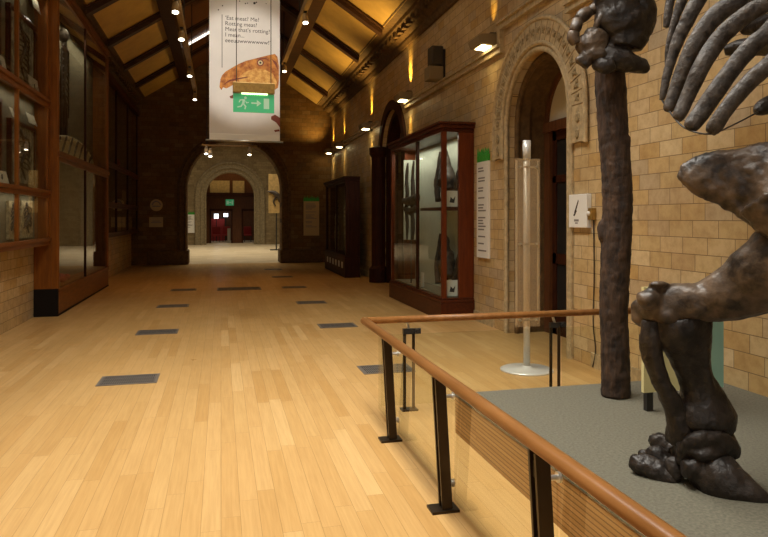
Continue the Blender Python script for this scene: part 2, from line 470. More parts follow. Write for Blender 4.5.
# cornices
for n, x0, sg in ((3, XL, 1), (4, XR, -1)):
    bm = bmesh.new()
    e = (-2.58 - XL) if sg > 0 else (XR - 3.44)
    pr = [(0, 5.42), (.06, 5.42), (.1, 5.5), (.1, 5.56), (.2, 5.62), (.2, 5.7), (.34, 5.76), (.36, 5.83), (e, 5.86), (e, 5.98), (0, 6.05)]
    prism(bm, [(x0 + sg * a, z) for a, z in pr], 'Y', YB, YE)
    y = YB + .3
    while y < YE:
        xx = x0 + sg * .2
        box(bm, min(xx, xx + sg * .1), max(xx, xx + sg * .1), y, y + .16, 5.63, 5.73); y += .34
    struct(obj('trim_%d' % n, bm, 'stone_dark'), 'dark moulded cornice under the ceiling')
# string course with raised label over the doorway
def course(bm, pts, x):
    for (ya, za), (yb, zb) in zip(pts, pts[1:]):
        if abs(za - zb) < .01:
            box(bm, x - .07, x, min(ya, yb) - .05, max(ya, yb) + .05, za - .06, za + .06)
            box(bm, x - .11, x - .069, min(ya, yb) - .046, max(ya, yb) + .046, za + .02, za + .058)
        else:
            box(bm, x - .074, x, ya - .056, ya + .056, min(za, zb) - .064, max(za, zb) + .064)
bm = bmesh.new()
course(bm, [(YB, 4.12), (6.98, 4.12), (6.98, 4.45), (8.95, 4.45), (8.95, 4.12), (14.0, 4.12)], XR)
course(bm, [(16.75, 4.12), (YE, 4.12)], XR)
struct(obj('trim_5', bm, 'stone'), 'stone string course stepping over the doorway arch')
# carved arch of the doorway
cy, r, sp = A1
bm = bmesh.new(); ring(bm, cy, .98, 1.25, sp, XR - .05, XR, 'X', 30, 2.52)
band = struct(obj('trim_6', bm, 'stone'), 'carved leaf band round the doorway arch')
bm = bmesh.new()
for k in range(24):
    a = PI * k / 23
    p0 = (XR - .052, cy - .99 * math.cos(a), sp + .99 * math.sin(a)); p1 = (XR - .052, cy - 1.24 * math.cos(a), sp + 1.24 * math.sin(a)); rod(bm, p0, p1, .006, 4)
for k in range(23):                        # leaf relief on the voussoirs
    a = PI * (k + .5) / 23
    for s_ in (-1, 1):
        c0 = Vector((XR - .055, cy - 1.115 * math.cos(a + s_ * .025), sp + 1.115 * math.sin(a + s_ * .025)))
        ball(bm, c0 + Vector((0, -s_ * .035 * math.sin(a), -s_ * .035 * math.cos(a))), .05, (.35, .55, 1.3), 1, .3, Matrix.Rotation(-(a - PI / 2) * 1 + s_ * .7, 4, 'X'))
for z in (2.62, 2.8):
    for s_ in (-1, 1):
        ball(bm, (XR - .055, cy + s_ * 1.115, z), .06, (.35, .8, 1.3), 1, .4)
obj('leaf_carving', bm, 'relief', band)['kind'] = 'stuff'
bm = bmesh.new()
for rr, tr, xx in ((1.275, .03, XR - .045), (.965, .028, XR - .045)):
    zl = 2.5
    tube(bm, [(xx, cy - rr, zl, tr)] + [(xx, cy - rr * math.cos(PI * k / 28), sp + rr * math.sin(PI * k / 28), tr) for k in range(29)] + [(xx, cy + rr, zl, tr)], 8, 1)
ring(bm, cy, .875, .95, sp, XR - .03, XR + .02, 'X', 28, 0.0)
tube(bm, [(XR - .02, cy - .885, 0, .035)] + [(XR - .02, cy - .885 * math.cos(PI * k / 28), sp + .885 * math.sin(PI * k / 28), .035) for k in range(29)] + [(XR - .02, cy + .885, 0, .035)], 10, 1)
struct(obj('trim_7', bm, 'stone'), 'plain roll moulding round the doorway arch')
bm = bmesh.new(); ring(bm, cy, .80, .88, sp, XR + .12, XR + .3, 'X', 28, 0.0)
tube(bm, [(XR + .12, cy - .82, 0, .04)] + [(XR + .12, cy - .82 * math.cos(PI * k / 28), sp + .82 * math.sin(PI * k / 28), .04) for k in range(29)] + [(XR + .12, cy + .82, 0, .04)], 10, 1)
struct(obj('trim_8', bm, 'stone_dark'), 'dark brown inner order of the doorway arch')
# lining of the reveal
bm = bmesh.new(); ring(bm, cy, .855, .879, sp, XR + .3, XR + .62, 'X', 28, 0.0)
struct(obj('trim_9', bm, 'stone_dark'))
# the door in it
bm = bmesh.new(); xd = XR + .56
box(bm, xd, xd + .1, cy - .86, cy - .74, 0, 2.95); box(bm, xd, xd + .1, cy + .70, cy + .86, 0, 2.95); box(bm, xd - .02, xd + .1, cy - .86, cy + .86, 2.88, 3.02)
ring(bm, cy, .78, .86, sp, xd, xd + .1, 'X', 24)
door = struct(obj('door_1', bm, 'doorwood'), 'dark wooden door frame with pale arched fanlight')
poly = [(cy - .78 * math.cos(PI * k / 20), 2.97 + .78 * math.sin(PI * k / 20)) for k in range(21)]
bm = bmesh.new(); prism(bm, poly, 'X', xd + .04, xd + .06); obj('fanlight', bm, 'fan', door)
bm = bmesh.new()
for y0, y1 in ((cy - .74, cy - .03), (cy + .0, cy + .70)):
    box(bm, xd + .05, xd + .1, y0, y0 + .1, 0, 2.88); box(bm, xd + .05, xd + .1, y1 - .1, y1, 0, 2.88)
    for z0, z1 in ((0, .35), (1.0, 1.15), (2.15, 2.25), (2.75, 2.88)): box(bm, xd + .05, xd + .1, y0, y1, z0, z1)
obj('door_leaf', bm, 'darkwood', door)
quick('door_glass', 'black', door, boxes=[(xd + .07, xd + .08, cy - .70, cy + .66, .3, 2.8)])
bm = bmesh.new(); rod(bm, (xd + .0, cy + .04, 1.0), (xd + .0, cy + .04, 1.35), .014); obj('door_handle', bm, 'brass', door, True)
# bricked dark void behind
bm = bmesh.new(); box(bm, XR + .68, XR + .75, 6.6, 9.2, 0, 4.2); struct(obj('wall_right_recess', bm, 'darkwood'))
# small lit sign hung on the fanlight
s = thing('hanging_sign', 'small framed white sign on the fanlight above the dark door', 'sign', (xd - .06, 7.86, 2.93))
quick('frame', 'darkwood', s, boxes=[(xd - .06, xd - .02, 7.72, 8.0, 2.93, 2.95), (xd - .06, xd - .02, 7.72, 8.0, 3.13, 3.15), (xd - .06, xd - .02, 7.72, 7.74, 2.95, 3.13), (xd - .06, xd - .02, 7.98, 8.0, 2.95, 3.13)])
quick('sign_face', 'white', s, boxes=[(xd - .045, xd + .04, 7.74, 7.98, 2.95, 3.13)])
# second, dark archway farther down the right wall
cy2, r2, sp2 = A2
bm = bmesh.new(); ring(bm, cy2, r2, r2 + .22, sp2, XR - .06, XR, 'X', 26, 0.0)
ring(bm, cy2, r2 - .12, r2, sp2, XR + .1, XR + .4, 'X', 26, 0.0)
struct(obj('trim_10', bm, 'darkwood'), 'dark moulding round the farther archway')
bm = bmesh.new(); box(bm, XR + .4, XR + .46, cy2 - r2, cy2 + r2, 0, 2.6); box(bm, XR + .36, XR + .46, cy2 - r2, cy2 + r2, 2.5, 2.65)
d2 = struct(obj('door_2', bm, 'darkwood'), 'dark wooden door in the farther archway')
for y0 in (cy2 - .9, cy2 + .06):
    quick('door_panel', 'doorwood', d2, boxes=[(XR + .385, XR + .41, y0, y0 + .84, .2, 1.1), (XR + .385, XR + .41, y0, y0 + .84, 1.25, 2.35)])
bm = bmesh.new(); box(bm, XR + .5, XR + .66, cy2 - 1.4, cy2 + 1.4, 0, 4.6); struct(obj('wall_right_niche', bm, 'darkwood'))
# clustered pier beside it
bm = bmesh.new(); lathe(bm, [(.26, 0), (.26, .35), (.2, .42), (.2, 3.2), (.26, 3.3), (.26, 3.45), (.1, 3.5)], (XR - .04, 16.55, 0), 20)
struct(obj('trim_11', bm, 'darkwood', smooth=False), 'dark pier beside the farther archway')
struct(quick('baseboard_right', 'stone', boxes=[(XR - .025, XR, 9.25, 13.9, 0, .16), (XR - .025, XR, 17.1, YE, 0, .16), (XR - .025, XR, 4.85, 6.55, 0, .16)]))

# ---- hall beyond the arch
Y2 = 42.0
poly = [(-5, 0)] + arch_pts(.565, 1.475, 3.0, 26) + [(6, 0), (6, 9), (-5, 9)]
bm = bmesh.new(); prism(bm, poly, 'Y', Y2, Y2 + .8); struct(obj('wall_hall_end', bm, 'brickH'), 'grey buff wall with a round arch beyond the corridor')
bm = bmesh.new(); ring(bm, .565, 1.48, 2.1, 3.0, Y2 - .1, Y2, 'Y', 26, 0.0)
for rr in (1.5, 1.75, 2.05):
    tube(bm, [(.565 - rr, Y2 - .1, 0, .07)] + [(.565 - rr * math.cos(PI * k / 24), Y2 - .1, 3.0 + rr * math.sin(PI * k / 24), .07) for k in range(25)] + [(.565 + rr, Y2 - .1, 0, .07)], 8, 1)
struct(obj('trim_12', bm, 'stonehall'), 'moulded round arch at the far end of the hall')
for n, a, b in (('wall_hall_left', -5.3, -5.0), ('wall_hall_right', 6.0, 6.3)):
    bm = bmesh.new(); box(bm, a, b, YE + .9, 50, 0, 9); struct(obj(n, bm, 'brickHX'))
bm = bmesh.new(); box(bm, -5, 6, YE + .9, 50, 9, 9.2); struct(obj('ceiling_hall', bm, 'panel'))
Y3 = 44.6
bm = bmesh.new()
prism(bm, [(-5, 0), (-.62, 0), (-.62, 2.1), (.64, 2.1), (.64, 0), (1.42, 0), (1.42, 2.1), (2.35, 2.1), (2.35, 0), (6, 0), (6, 9), (-5, 9)], 'Y', Y3, Y3 + .2)
w3 = struct(obj('wall_far', bm, 'doorwood'), 'dark wooden screen wall with two doorways')
bm = bmesh.new(); box(bm, -5, 6, 49.8, 50, 0, 9); struct(obj('wall_far_back', bm, 'doorwood'))
for nm, x0, x1 in (('trim_13', -.62, .64), ('trim_14', 1.42, 2.35)):
    struct(quick(nm, 'darkwood', boxes=[(x0 - .1, x0, Y3 - .06, Y3, 0, 2.2), (x1, x1 + .1, Y3 - .06, Y3, 0, 2.2), (x0 - .1, x1 + .1, Y3 - .06, Y3, 2.1, 2.25)]))
struct(quick('trim_15', 'darkwood', boxes=[(-1.2, 2.4, Y3 - .3, Y3, 3.05, 3.3)]))
struct(quick('trim_16', 'amberwall', boxes=[(-.7, .55, Y3 - .08, Y3, 3.3, 4.1), (.75, 1.5, Y3 - .08, Y3, 3.3, 4.1)]), 'pale timber panels above the far doorways')

# ------------------------------------------------------------------ floor vents
def vent_bm(w, d):
    f = bmesh.new(); t = .03
    box(f, -w / 2, w / 2, -d / 2, -d / 2 + t, 0, .006); box(f, -w / 2, w / 2, d / 2 - t, d / 2, 0, .006)
    box(f, -w / 2, -w / 2 + t, -d / 2 + t, d / 2 - t, 0, .006); box(f, w / 2 - t, w / 2, -d / 2 + t, d / 2 - t, 0, .006)
    g = bmesh.new(); n = int(w / .022)
    for i in range(n):
        x = -w / 2 + t + (w - 2 * t) * (i + .5) / n
        box(g, x - .004, x + .004, -d / 2 + t, d / 2 - t, .001, .005)
    for y in (-d / 6, d / 6): box(g, -w / 2 + t, w / 2 - t, y - .006, y + .006, .001, .0045)
    k = bmesh.new(); box(k, -w / 2 + t, w / 2 - t, -d / 2 + t, d / 2 - t, 0, .001)  # flat dark sheet stands in for the shaded shaft below
    return f, g, k
def make_vent(w, d, loc, label, group):
    r = thing('floor_vent', label, 'floor vent', (0, 0, .0005), group)
    f, g, k = vent_bm(w, d)
    for n, b, m in (('frame', f, 'vent'), ('grille', g, 'vent'), ('shaft', k, 'ventdark')):
        for v in b.verts: v.co.z += .0005
        obj(n, b, m, r)
    r.location = loc
    return r
vs = [(-.91, 7.15, 'left row of floor vents, nearest and largest looking'), (-.89, 10.05, 'left row of floor vents, second from the camera'),
      (-.87, 12.95, 'left row of floor vents, third from the camera'), (-.83, 15.8, 'left row of floor vents, fourth, beside the wide vent'),
      (1.75, 7.0, 'right row of floor vents, half hidden behind the rail post'), (1.73, 10.0, 'right row of floor vents, second from the rail corner'),
      (1.71, 12.85, 'right row of floor vents, third, left of the big display case'), (1.69, 15.78, 'right row of floor vents, fourth from the rail'),
      (1.67, 18.65, 'right row of floor vents, fifth, left of the far dark case'), (1.62, 21.4, 'right row of floor vents, farthest, near the end arch')]
v0 = None
for x, y, lab in vs:
    lab = 'metal grille in the ' + lab
    if v0 is None: v0 = make_vent(.57, .40, (x, y, .0005), lab, 'floor vents in two rows')
    else: dup(v0, (x, y, .0005), lab)
make_vent(1.0, .62, (.41, 15.75, .0005), 'extra wide metal floor grille in the middle of the corridor', None)

# ------------------------------------------------------------------ left: tall floor-standing case
t = thing('display_case', 'tall floor-standing brown glazed case with striped cream fossil, left wall', 'display case', (-2.85, 14.6, 0))
x0, x1, y0, y1, H = XL + .005, -2.66, 12.06, 17.2, 5.5
quick('plinth', 'brownwoodY', t, boxes=[(x0, x1, y0 + .02, y1, .03, .40), (x0, x1 + .02, y0 + .02, y1, .40, .46)], bev=.008)
quick('kick_board', 'blackpaint', t, boxes=[(x0, x1 + .012, y0 - .012, y0 + .02, 0, .46), (x0, x1 + .01, y0 + .02, y1, 0, .03)], bev=.006)
quick('end_panel', 'brownwood', t, boxes=[(x0, x1 - .1, y0, y0 + .04, .46, H)])
for yy in (y0, y1 - .1):
    quick('post', 'brownwood', t, boxes=[(x1 - .1, x1, yy, yy + .1, .46, H), (x1 - .01, x1 + .012, yy + .025, yy + .075, .46, H)], bev=.006)
quick('end_panel', 'brownwood', t, boxes=[(x0, x1 - .1, y1 - .04, y1, .46, H)])
for z0, z1 in ((2.62, 2.80),):
    quick('mid_rail', 'brownwoodY', t, boxes=[(x1 - .08, x1, y0 + .1, y1 - .1, z0, z1), (x1, x1 + .03, y0, y1, z0 + .07, z1 - .03)], bev=.006)
quick('cornice', 'brownwoodY', t, boxes=[(x0, x1, y0, y1, H, H + .07), (x0, x1 + .05, y0 - .03, y1, H + .07, H + .16)], bev=.01)
for z0, z1 in ((.46, 2.62), (2.80, H)):
    quick('glazing_bar', 'darkwood', t, boxes=[(x1 - .04, x1 - .004, 14.47, 14.53, z0, z1)])
    for a, b in ((y0 + .1, 14.47), (14.53, y1 - .1)):
        quick('glass_pane', 'glassL', t, boxes=[(x1 - .03, x1 - .024, a, b, z0, z1)])
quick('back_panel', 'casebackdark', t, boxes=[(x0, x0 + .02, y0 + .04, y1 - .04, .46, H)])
bm = bmesh.new(); poly = [(14.2 - 2.0 * math.cos(PI * k / 16), 2.81 + .42 * math.sin(PI * k / 16)) for k in range(17)]
prism(bm, poly, 'X', x0 + .03, x0 + .22)
f = obj('fossil_slab', bm, 'cream', bev=.03); tag(f, 'cream mound shaped fossil slab with dark stripes on the shelf of the tall left case', 'fossil')
for k in range(7):
    bm = bmesh.new(); yy = 12.7 + .5 * k
    h = lambda y: 2.81 + .42 * math.sqrt(max(0, 1 - ((y - 14.2) / 2.0) ** 2))
    tube(bm, [(x0 + .225, yy - .2, 2.83, .03), (x0 + .228, yy, (2.83 + h(yy)) / 2, .045), (x0 + .225, yy + .22, h(yy + .22) - .03, .03)], 8, 4, flat=((1, 0, 0), .3))
    obj('dark_stripe', bm, 'fossil', f, True)
# hanging skeleton in the upper part
bm = bmesh.new(); xs = x0 + .15
tube(bm, [(xs, 13.5, 5.0, .05), (xs, 13.55, 4.5, .06), (xs, 13.4, 4.0, .05), (xs, 13.5, 3.5, .035), (xs, 13.45, 3.15, .02)], 8, 5, lump=.4)
for k in range(9):
    z = 4.9 - .13 * k
    for sg in (-1, 1):
        tube(bm, [(xs, 13.5, z, .018), (xs + .03, 13.5 + sg * .25, z - .06, .016), (xs + .02, 13.5 + sg * .32, z - .28, .01)], 6, 4)
for sg in (-1, 1):
    tube(bm, [(xs, 13.5, 4.0, .04), (xs, 13.5 + sg * .22, 3.6, .03), (xs, 13.5 + sg * .18, 3.15, .03)], 7, 4)
ball(bm, (xs, 13.5, 5.08), .12, (.8, 1, 1.2))
tag(obj('hanging_skeleton', bm, 'fossil', None, True), 'dark hanging skeleton in the upper glass of the tall left case', 'skeleton')
bm = bmesh.new(); ball(bm, (x0 + .16, 13.3, .545), .09, (1, 2.2, .9), 2, .4); ball(bm, (x0 + .16, 13.75, .52), .06, (1, 1.5, 1), 2, .4)
tag(obj('rock_specimen', bm, 'red', None, True), 'reddish rock specimen on the floor of the tall left case', 'rock')

# ------------------------------------------------------------------ left: wall-hung cases
def hung_case(name, label, xa, xb, ya, yb, rails, divs, mat, matY, back, top):
    t = thing(name, label, 'display case', ((xa + xb) / 2, (ya + yb) / 2, rails[0][0]))
    for (z0, z1) in rails:
        quick('rail', matY, t, boxes=[(xb - .06, xb, ya, yb, z0, z1), (xb, xb + .025, ya, yb, z0 + (z1 - z0) * .55, z1)], bev=.006)
    quick('base_board', matY, t, boxes=[(xa, xb - .06, ya, yb, rails[0][0], rails[0][0] + .04)])
    quick('top_board', matY, t, boxes=[(xa, xb + .05, ya, yb, top, top + .16)])
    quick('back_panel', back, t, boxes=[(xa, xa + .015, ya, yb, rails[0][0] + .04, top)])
    for y in divs:
        quick('stile', mat, t, boxes=[(xb - .055, xb - .004, y - .028, y + .028, rails[0][1], top)])
    zz = [r_[1] for r_ in rails]; ze = [r_[0] for r_ in rails[1:]] + [top]
    for z0, z1 in zip(zz, ze):
        for a, b in zip(divs, divs[1:]):
            quick('glass_pane', 'glassL', t, boxes=[(xb - .035, xb - .03, a + .028, b - .028, z0, z1)])
    for z0, z1 in rails[1:]:
        quick('shelf', matY, t, boxes=[(xa + .015, xb - .06, ya, yb, z1 - .05, z1 - .02)])
    return t
xa, xb = XL + .005, -2.78
XBN = xb
nr = [(1.20, 1.32), (1.99, 2.11), (3.48, 3.62)]
hung_case('wall_case', 'brown framed wall case of mounted fossils, nearest on the left', xa, xb, 6.6, 12.04, nr, [6.66, 8.6, 10.33, 11.98], 'brownwood', 'brownwoodY', 'casebackdark', 5.3)
# mounted slabs: (y0,y1,z0,z1,frame?)
def fossil_slab(y0, y1, z0, z1, mat, label, bones, framed):
    t = thing('fossil_slab', label, 'fossil', (xa + .05, (y0 + y1) / 2, z0))
    if framed:
        w = .05
        quick('frame', 'mahogY', t, boxes=[(xa + .02, xa + .085, y0, y1, z0, z0 + w), (xa + .02, xa + .085, y0, y1, z1 - w, z1), (xa + .02, xa + .085, y0, y0 + w, z0 + w, z1 - w), (xa + .02, xa + .085, y1 - w, y1, z0 + w, z1 - w)])
    bm = bmesh.new(); box(bm, xa + .02, xa + .06, y0 + .03, y1 - .03, z0 + .0, z1 - .03); obj('slab', bm, mat, t)
    rnd = random.Random(int(y0 * 100 + z0 * 10)); bm = bmesh.new()
    cy, cz = (y0 + y1) / 2, (z0 + z1) / 2; hy, hz = (y1 - y0) * .36, (z1 - z0) * .38
    tube(bm, [(xa + .065, cy - hy * .3, cz + hz, .03), (xa + .07, cy + hy * .3, cz + hz * .3, .04), (xa + .07, cy - hy * .2, cz - hz * .4, .035), (xa + .065, cy + hy * .3, cz - hz, .012)], 7, 6, flat=((1, 0, 0), .6), lump=.4)
    for k in range(bones):
        f_ = k / bones; z = cz + hz * (.8 - 1.5 * f_)
        for sg in (-1, 1):
            tube(bm, [(xa + .065, cy, z, .012), (xa + .075, cy + sg * hy * .55, z - hz * .1, .012), (xa + .065, cy + sg * hy * (.6 + .3 * rnd.random()), z - hz * (.2 + .2 * rnd.random()), .006)], 5, 3)
    obj('fossil_bones', bm, 'fossil', t, True)
S1 = nr[0][1]
for y0, y1, z0, z1, m, lab, nb, fr in (
    (10.55, 11.85, 2.13, 3.1, 'slab', 'framed grey slab with bones, wide, middle shelf by the case corner', 7, True),
    (8.9, 10.15, 2.13, 3.3, 'slab', 'grey slab with bones, middle shelf cut by the left edge of the photo', 7, True),
    (10.5, 11.85, 3.64, 4.75, 'slab', 'dark slab with curved bones, upper shelf by the case corner', 8, True),
    (8.9, 10.1, 3.64, 5.0, 'slab', 'dark slab with bones on the upper shelf cut by the left edge of the photo', 8, True),
    (10.5, 11.0, 1.34, 1.93, 'slabpale', 'pale fossil slab on the bottom shelf, left of its pair by the case corner', 5, False),
    (11.1, 11.8, 1.34, 1.95, 'slabpale', 'pale fossil slab on the bottom shelf, touching the case corner', 5, False),
    (9.5, 10.15, 1.34, 1.9, 'slab', 'grey fossil slab on the bottom shelf cut by the left edge of the photo', 6, False)):
    fossil_slab(y0, y1, z0, z1, m, lab, nb, fr)
# pale oblong pieces standing in front of them
# label cards on the shelves: (y0,y1,z0,h)
for y0, y1, z0, h_, lab, let in (
    (9.72, 10.2, 3.61, .27, 'white label card with dark mark on upper shelf, cut by the left photo edge', 1),
    (11.36, 11.9, 3.61, .29, 'white label card with dark mark on upper shelf by the case corner', 1),
    (9.75, 10.28, 2.1, .2, 'white label card on the middle shelf, cut by the left photo edge', 1),
    (11.25, 11.7, 3.13, .16, 'blank white card high above the middle shelf slab near the case corner', 0),
    (10.42, 10.56, 3.1, .14, 'tiny white card beside the glazing bar of the near left case', 0),
    (11.5, 11.93, 5.0, .22, 'white card at the very top of the near left case', 0)):
    t = thing('label_card', lab, 'label', (xb - .1, (y0 + y1) / 2, z0))
    bm = bmesh.new(); xx = xb - .11
    tilt = .05
    prism(bm, [(xx, z0), (xx + .008, z0), (xx + .008 - tilt, z0 + h_), (xx - tilt, z0 + h_)], 'Y', y0, y1); obj('card', bm, 'offwhite', t)
    if let:
        bm = bmesh.new(); cy_ = (y0 + y1) / 2; zc = z0 + h_ * .45; xs = xx + .009 - tilt * .45
        prism(bm, [(cy_ - .06, zc - .05), (cy_ + .05, zc - .05), (cy_ + .0, zc + .06)], 'X', xs - .01, xs + .002); obj('mark', bm, 'ink', t)
# farther wall case
fr_ = [(1.14, 1.26), (1.92, 2.06), (2.98, 3.12)]
hung_case('wall_case', 'dark wall case farther along the left wall, beyond the tall case', xa, -2.8, 17.25, 24.3, fr_, [17.3, 19.6, 21.9, 24.25], 'darkwood', 'mahogY', 'casebackdark', 5.2)
for y, z, lab in ((20.2, 1.27, 'pale card low in the far left wall case, nearer one'), (21.3, 1.27, 'pale card low in the far left wall case, middle one'), (22.6, 1.27, 'pale card low in the far left wall case, farther one'), (21.2, 2.07, 'pale round card on the upper ledge of the far left wall case')):
    tag(quick('label_card', 'dimboard', boxes=[(-2.9, -2.89, y, y + .75, z, z + .42)]), lab, 'label')
bm = bmesh.new()
ball(bm, (-2.925, 20.5, 3.27), .11, (.5, 3.4, .9), 3, .4)
tag(obj('fossil', bm, 'red', None, True), 'long reddish fossil lying on the upper shelf of the far left wall case', 'fossil')

# ------------------------------------------------------------------ right: big display case
def floor_case(label, x0, x1, y0, y1, H, zb, mat, matY, div, back):
    t = thing('display_case', label, 'display case', ((x0 + x1) / 2, (y0 + y1) / 2, 0))
    quick('plinth', matY, t, boxes=[(x0 - .0, x1, y0, y1, 0, zb - .08)], bev=.006)
    quick('plinth_ledge', matY, t, boxes=[(x0 - .0, x1, y0 - .0, y1, zb - .08, zb - .03), (x0 + .02, x1, y0 + .02, y1, zb - .03, zb)], bev=.012)
    quick('back_stile', mat, t, boxes=[(x1 - .26, x1, y0 + .03, y0 + .1, zb, H - .16)], bev=.006)
    quick('back_stile', mat, t, boxes=[(x1 - .26, x1, y1 - .1, y1 - .03, zb, H - .16)], bev=.006)
    for yy in (y0 + .03, y1 - .1):
        quick('corner_post', mat, t, boxes=[(x0 + .03, x0 + .11, yy, yy + .07, zb, H - .16)], bev=.006)
    quick('cornice', matY, t, boxes=[(x0 + .02, x1, y0 + .02, y1 - .02, H - .16, H - .1), (x0 - .02, x1, y0 - .02, y1, H - .1, H - .04), (x0 - .05, x1, y0 - .05, y1 + .03, H - .04, H)], bev=.01)
    quick('glazing_bar', 'darkwood', t, boxes=[(x0 + .04, x0 + .09, div - .035, div + .035, zb, H - .16)])
    for a, b in ((y0 + .1, div - .035), (div + .035, y1 - .1)):
        quick('glass_pane', 'glass', t, boxes=[(x0 + .06, x0 + .066, a, b, zb, H - .16)])
    quick('glass_pane', 'glass', t, boxes=[(x0 + .11, x1 - .26, y0 + .06, y0 + .066, zb, H - .16)])
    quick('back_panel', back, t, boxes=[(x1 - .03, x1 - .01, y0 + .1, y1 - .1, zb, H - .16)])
    return t
X0, X1, Y0, Y1, H = 3.42, XR - .005, 10.04, 13.4, 3.2
t = floor_case('large mahogany glazed case with dark skulls, against the right wall', X0, X1, Y0, Y1, H, .36, 'mahog', 'mahogY', 11.55, 'caseback')
quick('shelf', 'mahogY', t, boxes=[(X0 + .1, X1 - .03, Y0 + .12, 11.5, 1.78, 1.83)])
quick('inner_board', 'caseback', t, boxes=[(X0 + .25, X1 - .03, 13.15, 13.18, 1.2, 2.85)])
quick('inner_board', 'mahogY', t, boxes=[(X0 + .25, X1 - .03, 13.15, 13.19, .9, 1.2)])
quick('floor_board', 'casebackdark', t, boxes=[(X0 + .1, X1 - .03, Y0 + .1, Y1 - .1, .36, .372)])
def jaw_skull(label, yc, z0):
    """long reptile skull standing on its snout, with open jaws"""
    t = thing('fossil_skull', label, 'skull', (X0 + .33, yc, z0))
    xc = X0 + .36; bm = bmesh.new()
    tube(bm, [(xc, yc - .16, z0 + .27, .15), (xc, yc - .1, z0 + .42, .2), (xc + .02, yc + .02, z0 + .62, .16), (xc + .03, yc + .1, z0 + .85, .09), (xc + .03, yc + .22, z0 + 1.12, .045)], 10, 5, lump=.45, flat=((1, 0, 0), .75))
    obj('cranium', bm, 'fossil', t, True)
    bm = bmesh.new()
    tube(bm, [(xc + .06, yc - .3, z0 + .22, .06), (xc + .1, yc - .38, z0 + .5, .065), (xc + .14, yc - .42, z0 + .85, .045), (xc + .16, yc - .42, z0 + 1.15, .018)], 8, 5, lump=.4)
    tube(bm, [(xc - .04, yc + .28, z0 + .12, .05), (xc - .04, yc + .36, z0 + .4, .055), (xc, yc + .34, z0 + .8, .035), (xc, yc + .3, z0 + 1.0, .016)], 8, 5, lump=.4)
    obj('jaw', bm, 'fossil', t, True)
    bm = bmesh.new(); tube(bm, [(xc, yc - .02, z0 + .012, .09), (xc, yc - .02, z0 + .03, .08)], 16, 1); rod(bm, (xc, yc - .05, z0 + .02), (xc, yc - .12, z0 + .3), .015); obj('stand', bm, 'black', t)
jaw_skull('dark fossil skull with long jaws on the upper shelf of the large mahogany case', 10.85, 1.83)
jaw_skull('dark fossil skull with long jaws on the floor of the large mahogany case', 10.85, .372)
bm = bmesh.new()
for yo, s_ in ((0, 1), (.42, 1)):
    xx = X0 + .2
    tube(bm, [(xx, 12.25 + yo, 2.75, .02), (xx, 12.33 + yo, 2.45, .035), (xx, 12.3 + yo, 2.1, .045), (xx, 12.36 + yo, 1.8, .04), (xx, 12.28 + yo, 1.5, .035), (xx, 12.32 + yo, 1.22, .02)], 8, 5, lump=.3)
tube(bm, [(X0 + .2, 12.0, 2.05, .07), (X0 + .2, 12.4, 1.98, .1), (X0 + .2, 12.95, 2.0, .07)], 8, 5, lump=.4)
tube(bm, [(X0 + .2, 12.05, 1.85, .05), (X0 + .2, 12.5, 1.78, .07), (X0 + .2, 12.95, 1.85, .04)], 8, 5, lump=.4)
rod(bm, (X0 + .22, 12.5, .372), (X0 + .22, 12.5, 1.8), .014)
tag(obj('fossil_limbs', bm, 'fossil', None, True), 'crossed dark limb bones mounted in the left half of the large mahogany case', 'fossil')
for z, lab in ((1.835, 'white card on the upper shelf of the large mahogany case'), (.375, 'white card on the floor of the large mahogany case')):
    t = thing('label_card', lab, 'label', (X1 - .2, Y0 + .2, z))
    quick('card', 'white', t, boxes=[(X0 + .15, X0 + .36, Y0 + .16, Y0 + .17, z, z + .26)])
    bm = bmesh.new(); prism(bm, [(X0 + .2, z + .07), (X0 + .28, z + .06), (X0 + .3, z + .17), (X0 + .26, z + .12), (X0 + .22, z + .16)], 'Y', Y0 + .157, Y0 + .161); obj('mark', bm, 'ink', t)
tag(quick('label_card', 'white', boxes=[(X0 + .2, X0 + .21, 11.62, 11.78, 1.835, 2.1)]), 'white card beside the glazing bar inside the large mahogany case', 'label').location.z = -1.46
# far dark case
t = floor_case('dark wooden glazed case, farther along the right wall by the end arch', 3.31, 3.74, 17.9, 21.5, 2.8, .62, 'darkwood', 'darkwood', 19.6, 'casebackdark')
for k in range(6):
    yy = 18.2 + k * .52
    quick('plinth_label', 'offwhite', t, boxes=[(3.30, 3.312, yy, yy + .2, .25, .42)])
quick('end_panel', 'darkwood', t, boxes=[(3.42, 3.48, 17.93, 17.95, .62, 2.64)])
bm = bmesh.new()
tube(bm, [(3.53, 18.9, .64, .05), (3.52, 18.8, 1.2, .07), (3.53, 18.95, 1.8, .06), (3.54, 18.9, 2.3, .03)], 8, 5, lump=.4)
tube(bm, [(3.53, 20.3, .64, .06), (3.52, 20.4, 1.3, .08), (3.53, 20.3, 2.2, .03)], 8, 5, lump=.4)
tag(obj('fossil_bones', bm, 'slabpale', None, True), 'pale upright bones inside the far dark case', 'fossil')

